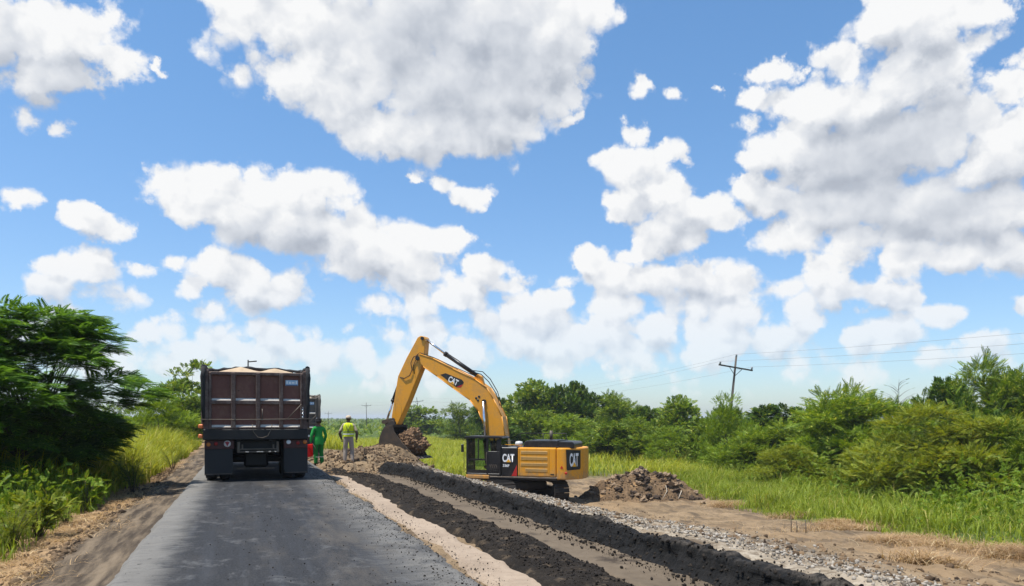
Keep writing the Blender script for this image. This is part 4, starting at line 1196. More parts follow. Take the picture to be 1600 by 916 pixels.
    def cp(a, z, e): p = A + u * a + nrm * e; return (p.x, p.y, z)
    flat_poly('decal', [cp(-0.02, 2.52, .006), cp(L + 0.01, 2.48, .006), cp(L + 0.01, 1.66, .006), cp(L - .04, 1.60, .006), cp(0.06, 1.57, .006), cp(0.02, 1.62, .006)], M_BLK, cw)
    text_on('lettering', 'CAT', cp(0.18, 1.74, .010), u, (0, 0, 1), 0.50, 0.62, M_WHITE, cw, 0.035)
    flat_poly('triangle_mark', [cp(0.33, 1.735, .014), cp(0.56, 1.735, .014), cp(0.445, 1.95, .014)], M_DECALY, cw)
    MB().lathe([(0.02, -0.01), (0.06, -0.01), (0.06, 0.012), (0.02, 0.012)], (-2.86, 1.50, 1.45), 'y', 12).build('tail_light', M_RED, cw)
    # --- cab
    cab = MB()
    x0, x1, y0, y1, z0, z1 = 0.28, 2.05, 0.42, 1.47, 1.24, 3.06
    cab.box(x0, x1 - 0.02, y0, y1, z0, z0 + 0.12, 0.02)                               # floor
    for xx, w in ((x0, 0.09), (0.92, 0.09), (x1 - 0.09, 0.07)):
        for yy in (y0, y1 - 0.07): cab.box(xx, xx + w, yy, yy + 0.07, z0, z1 - 0.06, 0.012)
    cab.box(x0, 1.0, y1 - 0.055, y1 - 0.01, z0 + 0.1, 2.40, 0.012)                      # rear lower skin
    cab.box(x0, 0.50, y1 - 0.055, y1 - 0.012, 2.38, z1 - 0.08)
    cab.box(x0 + 0.0, x0 + 0.05, y0, y1, z0, 2.35, 0.012)
    cab.box(x1 - 0.06, x1 - 0.02, y0, y1, z0, 1.72, 0.012)                             # front lower
    cab.box(1.0, x1 - 0.05, y1 - 0.05, y1 - 0.012, 1.96, 2.05)                         # door rail
    cab.box(1.40, 1.45, y1 - 0.05, y1 - 0.012, 2.05, z1 - 0.10)                        # window divider
    cab.box(1.0, x1 - 0.05, y1 - 0.05, y1 - 0.012, z0 + 0.1, 1.52)                     # door foot
    cab.box(x0, 1.0, y0, y0 + 0.05, z0, 2.2)
    cb = cab.build('cab', M_BLK, root)
    MB().prism([(0.20, 3.00), (0.22, 3.08), (0.4, 3.12), (1.9, 3.12), (2.10, 3.08), (2.12, 3.01)], y0 - 0.04, y1 + 0.03, 'y', 0.025, 2).build('cab_roof', M_BLK, cb)
    def pane(a, b, c, d, y): return MB().box(a, b, y - 0.006, y + 0.006, c, d).build('window_pane', M_GLASS, cb)
    pane(1.46, 1.97, 2.06, 2.98, y1 - 0.03); pane(1.02, 1.39, 2.06, 2.98, y1 - 0.03); pane(0.51, 0.91, 2.41, 2.97, y1 - 0.03)
    pane(1.02, 1.97, 1.53, 1.95, y1 - 0.03); pane(1.02, 1.97, 1.6, 2.98, y0 + 0.03); pane(0.4, 0.91, 2.22, 2.98, y0 + 0.03)
    MB().box(x1 - 0.045, x1 - 0.033, y0 + 0.06, y1 - 0.06, 1.73, 2.99).build('windscreen', M_GLASS, cb)
    MB().box(x0 + 0.02, x0 + 0.03, y0 + 0.06, y1 - 0.06, 2.36, 2.99).build('rear_window', M_GLASS, cb)
    st = MB(); st.box(0.75, 1.25, 0.68, 1.18, 1.55, 1.72, 0.05); st.box(0.68, 0.80, 0.70, 1.16, 1.65, 2.45, 0.05); st.box(0.70, 0.80, 0.80, 1.06, 2.45, 2.68, 0.04); st.box(0.9, 1.15, 0.75, 1.1, 1.3, 1.56)
    st.build('seat', M_RUB, cb)
    hh = MB(); hh.tube([(0.98, 1.49, 1.75), (0.98, 1.53, 1.80), (0.98, 1.53, 2.30), (0.98, 1.49, 2.35)], 0.012, 6); hh.build('door_handle', M_STEEL, cb)
    st = MB()
    for i in range(4): st.tube([(0.42 + i * 0.10, 1.47, 1.42), (0.54 + i * 0.10, 1.47, 1.78)], 0.008, 4)
    st.build('step_grip', M_STEEL, cb)
    mi = MB(); mi.tube([(2.02, 1.44, 2.75), (2.16, 1.52, 2.80), (2.20, 1.54, 2.60)], 0.012, 6); mi.box(2.15, 2.24, 1.46, 1.62, 2.35, 2.72, 0.02); mi.tube([(2.02, 1.46, 1.35), (2.12, 1.52, 1.40), (2.12, 1.52, 2.40), (2.16, 1.54, 2.5)], 0.014, 6)
    mi.build('mirror', M_BLK, cb)
    # --- boom
    bp = [(5.22, 7.02), (5.16, 7.16), (5.02, 7.20), (4.25, 6.95), (3.19, 6.42), (1.99, 5.86), (1.40, 5.44), (1.05, 4.90), (0.62, 4.05), (0.46, 3.10), (0.22, 2.05), (0.30, 1.85), (0.55, 1.83), (1.00, 2.40), (1.36, 3.09), (1.55, 3.61), (1.84, 4.30), (2.29, 4.86), (3.19, 5.46), (4.02, 6.04), (4.80, 6.55), (5.08, 6.82)]
    boom = MB().prism(bp, -0.33, 0.33, 'y', 0.03, 2).build('boom', M_YEL, root)
    # edge flanges of the box section
    fl = MB()
    up = bp[2:10]; lo_ = bp[14:21]
    for chain in (up, lo_):
        for (a, b), (c, d) in zip(chain, chain[1:]):
            fl.cyl((a, 0.335, b), (c, 0.335, d), 0.022, n=6); fl.cyl((a, -0.335, b), (c, -0.335, d), 0.022, n=6)
    fl.build('weld_flange', M_YEL, boom)
    dec = [(3.86, 6.13), (3.58, 6.20), (2.70, 5.86), (2.60, 5.72), (2.76, 5.48), (3.02, 5.50)]
    flat_poly('decal', [(a, 0.336, b) for a, b in dec], M_BLK, boom)
    flat_poly('red_stripe', [(3.02, 0.338, 5.50), (2.76, 0.338, 5.48), (2.66, 0.338, 5.63)], M_RED, boom)
    ua = R(27); ux = (-math.cos(ua), 0, -math.sin(ua)); uz = (-math.sin(ua) * 0.9, 0, math.cos(ua))
    text_on('lettering', 'CAT', (3.47, 0.340, 5.80), ux, uz, 0.55, 0.30, M_WHITE, boom, 0.035)
    tp = Vector((3.47, 0.343, 5.80)); U = Vector(ux); W = Vector(uz)
    flat_poly('triangle_mark', [tuple(tp + U * 0.16), tuple(tp + U * 0.40), tuple(tp + U * 0.28 + W * 0.12)], M_DECALY, boom)
    for c in ((1.95, 4.95), (1.80, 5.02), (1.86, 4.84)): MB().lathe([(0.02, 0.33), (0.06, 0.332), (0.06, 0.345), (0.02, 0.347)], (c[0], 0, c[1]), 'y', 10).build('hose_port', M_BLK, boom)
    for z in ((1.53, 4.77), (5.10, 6.98), (0.42, 2.0)):
        MB().cyl((z[0], -0.40, z[1]), (z[0], 0.40, z[1]), 0.11, n=16).build('pin', M_BLK, boom)
    # --- stick
    sp = [(4.98, 8.12), (4.80, 8.08), (4.72, 7.96), (4.78, 7.22), (4.90, 6.60), (5.65, 4.88), (6.25, 3.66), (6.40, 3.58), (6.56, 3.66), (6.60, 4.03), (6.24, 6.10), (5.76, 7.02), (5.14, 8.04)]
    stick = MB().prism(sp, -0.27, 0.27, 'y', 0.03, 2).build('stick', M_YEL, root)
    for z in ((6.42, 3.72), (4.86, 7.98)): MB().cyl((z[0], -0.34, z[1]), (z[0], 0.34, z[1]), 0.09, n=14).build('pin', M_BLK, stick)
    # --- cylinders
    def ram(name, p0, pm, p1, r, ys=(0,)):
        for yy in ys:
            b = MB(); b.cyl((p0[0], yy, p0[1]), (pm[0], yy, pm[1]), r, n=14)
            d = Vector((pm[0] - p0[0], 0, pm[1] - p0[1])).normalized()
            q = Vector((pm[0], yy, pm[1])); b.cyl(q - d * 0.12, q + d * 0.02, r * 1.22, n=14)
            o = b.build(name, M_BLK, root)
            MB().cyl((pm[0], yy, pm[1]), (p1[0], yy, p1[1]), r * 0.55, n=12).build('piston_rod', M_CHROME, o)
    ram('stick_cylinder', (1.95, 6.02), (3.75, 7.20), (4.80, 7.96), 0.105)
    MB().prism([(1.6, 5.5), (1.75, 6.02), (1.95, 6.14), (2.10, 6.02), (2.25, 5.9)], -0.12, 0.12, 'y', 0.02).build('cylinder_bracket', M_YEL, boom)
    ram('bucket_cylinder', (6.14, 6.10), (6.66, 4.82), (7.02, 3.80), 0.10)
    MB().prism([(5.98, 6.2), (6.18, 6.26), (6.30, 6.10), (6.24, 5.85)], -0.13, 0.13, 'y', 0.02).build('cylinder_bracket', M_YEL, stick)
    ram('boom_cylinder', (1.32, 1.75), (1.42, 2.9), (1.53, 4.77), 0.115, (0.47, -0.47))
    # --- hoses
    def hose(pts, r=0.022): return MB().tube(pts, r, 6).build('hose', M_RUB, root)
    hose([(0.75, 0.20, 4.55), (0.95, 0.2, 5.15), (1.35, 0.2, 5.75), (1.75, 0.18, 6.12), (2.1, 0.14, 6.22)]); hose([(0.70, 0.08, 4.45), (0.92, 0.1, 5.25), (1.30, 0.1, 5.88), (1.7, 0.1, 6.25), (2.2, 0.1, 6.32)])
    hose([(2.0, 0.15, 6.10), (3.0, 0.14, 6.85), (3.7, 0.12, 7.28)], 0.016); hose([(1.9, 0.24, 5.98), (3.2, 0.24, 6.52), (4.3, 0.24, 7.02), (5.0, 0.3, 7.26), (5.2, 0.34, 7.1)], 0.018)
    hose([(5.05, 0.36, 7.15), (5.32, 0.36, 7.05), (5.48, 0.34, 6.75), (5.42, 0.33, 6.40), (5.55, 0.33, 6.12), (5.85, 0.32, 5.98), (6.15, 0.25, 6.05)], 0.022)
    hose([(5.15, 0.30, 7.05), (5.36, 0.32, 6.60), (5.30, 0.31, 6.20)], 0.018)
    # --- linkage and bucket
    MB().prism([(6.38, 3.90), (6.46, 3.98), (7.08, 3.86), (7.14, 3.74), (7.04, 3.66), (6.42, 3.80)], 0.28, 0.36, 'y', 0.01).build('bucket_link', M_BUCKET, root)
    MB().prism([(6.38, 3.90), (6.46, 3.98), (7.08, 3.86), (7.14, 3.74), (7.04, 3.66), (6.42, 3.80)], -0.36, -0.28, 'y', 0.01).build('bucket_link', M_BUCKET, root)
    MB().prism([(6.92, 3.84), (7.08, 3.80), (6.96, 3.20), (6.84, 3.22)], -0.16, 0.16, 'y', 0.02).build('power_link', M_BUCKET, root)
    prof = [(6.28, 3.62), (6.52, 3.60), (6.80, 3.42), (6.98, 3.05), (7.04, 2.70), (6.98, 2.32), (6.76, 2.06), (6.40, 1.92), (5.60, 1.86), (5.00, 1.92)]
    inner = [(5.02, 1.98), (5.60, 1.92), (6.37, 1.98), (6.70, 2.12), (6.90, 2.36), (6.96, 2.70), (6.91, 3.0), (6.74, 3.34), (6.50, 3.50), (6.30, 3.52)]
    bk = MB(); bk.prism(prof + inner, -0.78, 0.78, 'y')
    bucket = bk.build('bucket', M_BUCKET, root)
    side = prof + [(5.25, 2.28), (5.75, 2.75), (6.15, 3.25)]
    for s in (-1, 1): MB().prism(side, s * 0.775, s * 0.825, 'y', 0.008).build('side_plate', M_BUCKET, bucket)
    for s in (-0.5, 0.5): MB().prism([(6.28, 3.60), (6.34, 3.82), (6.50, 3.86), (6.66, 3.70), (6.92, 3.46), (6.84, 3.30), (6.5, 3.5)], s - 0.06 if s > 0 else s - 0.04, s + 0.04 if s > 0 else s + 0.06, 'y', 0.01).build('hanger', M_BUCKET, bucket)
    for k in range(5):
        yy = -0.68 + k * 0.34
        MB().prism([(5.10, 1.92), (5.10, 2.06), (4.88, 2.02), (4.72, 1.93)], yy - 0.06, yy + 0.06, 'y', 0.01).build('tooth', M_STEEL, bucket)
    tag(root, 'yellow tracked excavator with black cab digging beside the road', 'excavator')
    # the load of earth in the bucket
    b = bmesh.new(); bmesh.ops.create_icosphere(b, subdivisions=5, radius=1.0)
    for v in b.verts:
        q = v.co.copy()
        k = 1 + 0.38 * mnoise.noise(q * 1.7 + Vector((4, 1, 7))) + 0.24 * abs(mnoise.noise(q * 4.2)) + 0.26 * abs(mnoise.noise(q * 8.0)) + 0.09 * mnoise.noise(q * 18.0) - 0.1
        v.co = Vector((q.x * 0.90 * k, q.y * 0.76 * k, q.z * 0.74 * k))
    me = bpy.data.meshes.new('earth_load'); b.to_mesh(me); b.free()
    me.materials.append(mat_soil('load_soil', (0.13, 0.078, 0.045), (0.40, 0.255, 0.150), (0.07, 0.046, 0.034), 2.2, 0.7, dist=0.06))
    p = root.matrix_world if False else (Matrix.Translation((ex_, ey_, base)) @ Matrix.Rotation(R(142), 4, 'Z'))
    c = p @ Vector((5.86, 0.0, 2.44))
    el = link('earth_load', me); el.location = c; el.rotation_euler = (0, R(38) , R(142))
    vv = np.array([tuple(v.co) for v in me.vertices]); pk = vv[rng.choice(len(vv), 2200)]
    scatter_rocks('crumbs', pk, 0.012 + 0.09 * rng.random(2200) ** 6, me.materials[0], 'stuff', el)
    tag(el, 'reddish brown lump of earth heaped in the excavator bucket', 'earth')
excavator()

# ------------------------------------------------------------------ dump trucks
M_TRK = mat_worn('truck_maroon', (0.140, 0.048, 0.034), (0.215, 0.120, 0.085), 0.85, 0.6, 0.0, 2.2, (0.025, 0.018, 0.016))
M_TRKF = mat_worn('truck_frame_maroon', (0.080, 0.044, 0.036), (0.22, 0.175, 0.145), 0.85, 0.6, 0.0, 3.0)
M_TRK2 = mat_worn('truck_grey', (0.085, 0.072, 0.062), (0.20, 0.17, 0.13), 0.6, 0.6, 0.0, 2.2, (0.05, 0.03, 0.02))
M_DARK = mat_worn('chassis_black', (0.005, 0.005, 0.006), (0.035, 0.03, 0.027), 0.3, 0.55, 0.0, 3.0)
M_FLAP = mat_worn('mud_flap', (0.006, 0.007, 0.010), (0.03, 0.03, 0.03), 0.3, 0.5, 0.0, 2.0)
M_LSAND = mat_soil('load_sand', (0.30, 0.22, 0.14), (0.52, 0.40, 0.27), None, 2.0, 0.4, dist=0.02)
M_DUST = mat_soil('ledge_dust', (0.42, 0.39, 0.35), (0.68, 0.64, 0.58), None, 6.0, 0.3, dist=0.01)
M_AMB = mat_plain('amber_lens', (0.55, 0.16, 0.03), 0.25); M_REDL = mat_plain('red_lens', (0.30, 0.015, 0.012), 0.3)
M_ORG = mat_plain('orange_reflector', (0.75, 0.20, 0.06), 0.4)
M_TARP = mat_worn('tarp', (0.016, 0.016, 0.018), (0.06, 0.055, 0.05), 0.3, 0.8, 0.0, 3.0)
M_RIM = mat_worn('rim', (0.20, 0.19, 0.18), (0.10, 0.08, 0.06), 0.7, 0.6, 0.3, 5.0)
def sand_heap(x0, x1, y0, y1, z0, parent, mat):
    xs = np.linspace(x0, x1, 60); ys = np.linspace(y0, y1, 60)
    def f(X, Y):
        two = np.maximum(1 - np.abs(X + 0.38) / 0.80, 0.86 * (1 - np.abs(X - 0.46) / 0.78))
        edge = sstep(np.minimum(X - x0, x1 - X), 0, 0.25)
        back = sstep(Y, y0 - 0.05, y0 + 0.75)
        return z0 + 0.24 * np.clip(two, 0, 1) ** 0.8 * edge * back + 0.03 * fbm(X * 6, Y * 6, 3)
    return link('sand_load', grid_mesh('sand_load', xs, ys, f, mat), None, parent)
def dump_truck(x, y, z, label):
    t = empty('dump_truck', (x, y, z))
    W = 1.19
    body = MB()
    for s in (-1, 1):
        body.box(s * W - (0.05 if s > 0 else 0), s * W + (0 if s > 0 else 0.05), 0.10, 4.7, 1.29, 2.74, 0.01)
    body.box(-W + 0.05, W - 0.05, 0.10, 4.66, 1.29, 1.36)
    body.box(-W + 0.05, W - 0.05, 4.62, 4.70, 1.36, 3.02)
    bd = body.build('dump_body', M_TRK, t)
    for s in (-1, 1):
        for k in range(6):
            yy = 0.25 + k * 0.82
            MB().box(s * (W + 0.04) - 0.04, s * (W + 0.04) + 0.04, yy - 0.06, yy + 0.06, 1.30, 2.70, 0.015).build('side_rib', M_TRKF, bd)
        MB().box(s * (W + 0.03) - 0.05, s * (W + 0.03) + 0.05, 0.0, 4.7, 2.70, 2.78, 0.015).build('top_rail', M_TRKF, bd)
        MB().box(s * 1.15 - 0.06, s * 1.15 + 0.06, 0.02, 0.16, 1.02, 2.72, 0.012).build('corner_post', M_TRKF, bd)
    MB().prism([(-0.60, 2.8), (-0.62, 3.0), (-0.1, 3.04), (-0.1, 2.8)], 4.5, 4.72, 'y', 0.02).build('canopy', M_TRKF, bd)
    # tailgate
    tg = MB().box(-1.09, 1.09, 0.075, 0.11, 1.31, 2.66).build('tailgate', M_TRK, t)
    for a, b in ((-1.09, -1.03), (-0.59, -0.485), (-0.02, 0.085), (0.53, 0.625), (1.03, 1.09)):
        MB().box(a, b, 0.00, 0.08, 1.31, 2.66, 0.012).build('stile', M_TRKF, tg)
    for a, b, d in ((2.60, 2.68, 0.012), (1.89, 1.985, 0.012), (1.29, 1.335, 0.012)):
        MB().box(-1.09, 1.09, d - 0.002, 0.082, a, b, 0.012).build('rail', M_TRKF, tg)
    # dust lying on the ledges, one strip per bay
    for zz in (1.985, 1.335):
        for a, b in ((-1.03, -0.59), (-0.485, -0.02), (0.085, 0.53), (0.625, 1.03)):
            k = random.uniform(0.035, 0.05)
            MB().prism([(0.016, zz), (0.074, zz), (0.074, zz + k + 0.01), (0.045, zz + k * 0.8)], a + 0.003, b - 0.003, 'x').build('ledge_dust', M_DUST, tg)
    rod = MB().tube([(-1.27, -0.06, 1.52), (-0.3, -0.055, 1.515), (0.6, -0.06, 1.525), (1.30, -0.06, 1.535)], 0.011, 6)
    for xx in (-1.12, -0.5, 0.12, 0.95): rod.box(xx - 0.02, xx + 0.02, -0.075, 0.02, 1.50, 1.54)
    rod.build('lock_bar', M_STEEL, tg)
    MB().tube([(1.06, -0.02, 1.90), (0.73, -0.03, 1.54)], 0.012, 6).build('stay_rod', M_STEEL, tg)
    MB().tube([(0.13, -0.03, 1.78), (0.135, -0.04, 1.52)], 0.010, 6).build('lever', M_STEEL, tg)
    ch = MB()
    for k in range(6): ch.lathe([(0.010, -0.006), (0.022, -0.006), (0.022, 0.006), (0.010, 0.006)], (1.09 + 0.006 * (-1) ** k, -0.03, 1.80 - 0.045 * k), 'y' if k % 2 else 'x', 8)
    ch.build('chain', M_CHROME, tg)
    MB().box(0.68, 0.98, 0.060, 0.072, 2.36, 2.50, 0.004).build('number_plate', mat_plain('plate_blue', (0.35, 0.50, 0.66), 0.5), tg)
    pl = MB()
    for a, b, c, d in ((0.70, 0.735, 2.41, 2.48), (0.925, 0.96, 2.41, 2.48), (0.765, 0.81, 2.405, 2.46), (0.83, 0.895, 2.415, 2.455)): pl.box(a, b, 0.055, 0.061, c, d)
    pl.build('plate_mark', M_WHITE, tg)
    MB().box(0.69, 0.97, 0.055, 0.061, 2.365, 2.385).build('plate_band', mat_plain('plate_navy', (0.05, 0.09, 0.2), 0.5), tg)
    # sill, lights, bumper frame
    MB().box(-1.22, 1.22, 0.0, 0.20, 1.02, 1.285, 0.02).build('rear_sill', M_DARK, t)
    MB().tube([(-0.10, -0.02, 1.40), (-0.08, -0.04, 1.22), (0.02, -0.05, 1.09), (0.13, -0.05, 1.065), (0.26, -0.05, 1.12), (0.34, -0.04, 1.28), (0.36, -0.02, 1.40)], 0.010, 6).build('hose', M_STEEL, t)
    for a, b in ((-1.19, -0.52), (0.64, 1.22)):
        MB().box(a, b, 0.10, 0.16, 0.80, 1.015, 0.012).build('light_panel', mat_plain('panel_maroon', (0.06, 0.018, 0.016), 0.6), t)
    def lens(xx, zz, r, m, name='lamp'): return MB().lathe([(0.005, -0.02), (r * 0.8, -0.015), (r, 0.0), (r, 0.03)], (xx, 0.08, zz), 'y', 16).build(name, m, t)
    lens(-1.10, 0.915, 0.050, M_AMB); lens(1.15, 0.955, 0.052, M_AMB); lens(0.755, 0.955, 0.055, mat_plain('clear_lens', (0.75, 0.77, 0.8), 0.2))
    for xx in (-0.93, 0.98): lens(xx, 0.93, 0.045, M_REDL)
    em = lens(-0.675, 0.93, 0.080, mat_plain('emblem_white', (0.62, 0.58, 0.56), 0.4), 'emblem')
    flat_poly('emblem_mark', [(-0.73, 0.056, 0.965), (-0.675, 0.056, 0.865), (-0.62, 0.056, 0.965), (-0.675, 0.056, 0.985)], mat_plain('emblem_red', (0.28, 0.02, 0.03), 0.4), em)
    fr = MB(); fr.box(-0.45, 0.53, 0.14, 0.22, 0.70, 0.745, 0.01); fr.box(-0.44, 0.52, 0.10, 0.14, 0.775, 0.80); fr.box(-0.45, -0.38, 0.12, 0.22, 0.70, 0.97, 0.01); fr.box(0.46, 0.53, 0.12, 0.22, 0.70, 0.97, 0.01); fr.box(-0.35, -0.31, 0.11, 0.16, 0.78, 0.90); fr.box(0.38, 0.42, 0.11, 0.16, 0.78, 0.90)
    fr.build('bumper_frame', M_STEEL, t)
    for a, b in ((-0.26, -0.18), (0.0, 0.16), (0.28, 0.34), (0.42, 0.47)): MB().box(a, b, 0.125, 0.137, 0.712, 0.735).build('bright_plate', M_CHROME, t)
    def flap(a, b, inner_left):
        r = 0.10
        if inner_left: pts = [(a, 0.80), (b, 0.80), (b, 0.17), (a + r, 0.17), (a + r * .3, 0.20), (a, 0.17 + r)]
        else: pts = [(a, 0.80), (b, 0.80), (b, 0.17 + r), (b - r * .3, 0.20), (b - r, 0.17), (a, 0.17)]
        o = MB().prism(pts, 0.13, 0.145, 'y', 0.004).build('mud_flap', M_FLAP, t)
        e = MB(); e.box(a + 0.005, b - 0.005, 0.122, 0.130, 0.185 + (0.0), 0.20); e.build('flap_edge', M_STEEL, o)
    flap(-1.19, -0.55, False); flap(0.65, 1.22, True)
    # chassis and axles, with boxes added to darken the underside
    ch = MB()
    for s in (-1, 1): ch.box(s * 0.42 - 0.05, s * 0.42 + 0.05, 0.25, 8.2, 0.76, 1.0)
    for yy in (0.35, 2.8, 4.6, 6.4): ch.box(-0.42, 0.42, yy, yy + 0.1, 0.78, 0.98)
    for yy in (0.95, 2.25): ch.cyl((-1.1, yy, 0.51), (1.1, yy, 0.51), 0.09); 
    ch.cyl((-1.05, 6.9, 0.51), (1.05, 6.9, 0.51), 0.07)
    ch.box(-0.3, 0.3, 0.8, 1.1, 0.3, 0.7, 0.06); ch.box(-0.3, 0.3, 2.1, 2.4, 0.3, 0.7, 0.06)
    ch.box(-0.95, 0.95, 3.3, 3.9, 0.30, 0.95, 0.05); ch.box(-0.9, 0.9, 6.3, 7.6, 0.35, 1.1, 0.05)  # added boxes, block the light showing through under the truck
    ch.build('chassis', M_DARK, t)
    def wheel(xx, yy, w=0.26):
        tw = MB().lathe([(0.29, -w / 2), (0.46, -w / 2), (0.50, -w / 2 + 0.04), (0.51, 0), (0.50, w / 2 - 0.04), (0.46, w / 2), (0.29, w / 2)], (xx, yy, 0.505), 'x', 28).build('wheel', M_RUB, t)
        MB().lathe([(0.06, -0.06), (0.2, -0.05), (0.29, -0.10), (0.295, 0.10), (0.2, 0.05), (0.06, 0.06)], (xx, yy, 0.505), 'x', 20).build('rim', M_RIM, tw)
    for yy in (0.95, 2.25):
        for xx in (-1.06, -0.74, 0.76, 1.08): wheel(xx, yy)
    for xx in (-1.03, 1.03): wheel(xx, 6.9)
    # cab
    cb = MB(); cb.prism([(5.0, 0.75), (5.0, 2.60), (5.15, 2.70), (6.2, 2.70), (6.55, 1.75), (7.9, 1.62), (8.0, 1.5), (8.0, 0.7), (7.5, 0.7), (7.42, 1.0), (7.2, 1.15), (6.6, 1.15), (6.4, 1.0), (6.3, 0.75)], -1.02, 1.02, 'x', 0.04, 2)
    c = cb.build('cab', M_TRK, t)
    MB().prism([(6.27, 2.52), (6.53, 1.82), (6.545, 1.83), (6.285, 2.53)], -0.92, 0.92, 'x').build('windscreen', M_GLASS, c)
    for s in (-1, 1):
        MB().box(s * 1.022 - 0.006, s * 1.022 + 0.006, 5.5, 6.15, 1.75, 2.5).build('window_pane', M_BLK, c)
        MB().box(s * 1.16 - 0.09, s * 1.16 + 0.09, 6.35, 6.41, 1.7, 2.25, 0.02).build('mirror', M_BLK, c)
        MB().cyl((s * 0.72, 4.86, 1.0), (s * 0.72, 4.86, 3.0), 0.06).build('exhaust_stack', M_STEEL, c)
    MB().box(-1.18, 1.18, 8.0, 8.15, 0.5, 0.85, 0.04).build('bumper', M_STEEL, t)
    for s in (-1, 1): MB().cyl((s * 1.0, 4.3, 0.78), (s * 1.0, 5.5, 0.78), 0.26, n=20).build('fuel_tank', mat_worn('tank_blue', (0.05, 0.09, 0.16), (0.12, 0.1, 0.08), 0.4, 0.5), t)
    for zz in (1.355, 1.115): MB().box(-1.33, -1.22, 0.06, 0.11, zz - 0.05, zz + 0.05, 0.02).build('side_marker', M_ORG, t)
    # tarp rolled along the sides and bunched over the load
    tp = MB()
    for s in (-1, 1):
        pts = []; rr = []
        for k in range(40):
            yy = 0.02 + 4.7 * k / 39
            pts.append((s * (W + 0.015 + 0.012 * math.sin(k * 1.7)), yy, 2.79 + 0.016 * math.sin(k * 0.9 + s)))
            rr.append(0.052 + 0.014 * math.sin(k * 2.3))
        tp.tube(pts, rr, 8)
        # a fold hanging over the rear corner
        tp.tube([(s * (W + 0.01), 0.0, 2.80), (s * (W + 0.035), -0.01, 2.55), (s * (W + 0.025), 0.0, 2.25), (s * (W + 0.03), 0.0, 1.9), (s * (W + 0.02), 0.01, 1.45)], [0.05, 0.06, 0.045, 0.05, 0.02], 8)
    pts = [(-W + 2 * W * k / 24, 1.9 + 0.1 * math.sin(k), 2.82 + 0.075 * math.exp(-((k - 9) / 4.0) ** 2) + 0.05 * math.exp(-((k - 17) / 4.0) ** 2) + 0.008 * math.sin(k * 2.1)) for k in range(25)]
    tp.tube(pts, [0.045 + 0.012 * math.sin(k * 1.9) for k in range(25)], 8)
    tp.build('tarp', M_TARP, t)
    MB().tube([(-0.17, 4.66, 2.9), (-0.17, 4.66, 3.32)], 0.022, 6).cyl((-0.17, 4.66, 3.26), (0.08, 4.66, 3.29), 0.02, n=6).build('mast', M_DARK, t)
    sh = sand_heap(-1.13, 1.13, 0.12, 4.6, 2.62, t, M_LSAND)
    return tag(t, label, 'truck', 'dump trucks on the road')
truck = dump_truck(0.317, 19.2, 0.0, 'dark maroon dump truck loaded with sand seen from behind on the asphalt')
def copy_tree(o, parent=None, swap=None):
    c = o.copy(); COL.objects.link(c)
    if parent is not None: c.parent = parent
    if swap and c.type == 'MESH' and c.data.materials and c.data.materials[0].name in swap:
        c.material_slots[0].link = 'OBJECT'; c.material_slots[0].material = swap[c.data.materials[0].name]
    for ch in list(o.children): copy_tree(ch, c, swap)
    return c
t2 = copy_tree(truck, None, {'truck_maroon': M_TRK2, 'truck_frame_maroon': M_TRK2, 'tarp': M_TRK2})
t2.location = (2.08, 34.8, -0.22)
tag(t2, 'grey brown dump truck further ahead, mostly hidden by the maroon one', 'truck', 'dump trucks on the road')

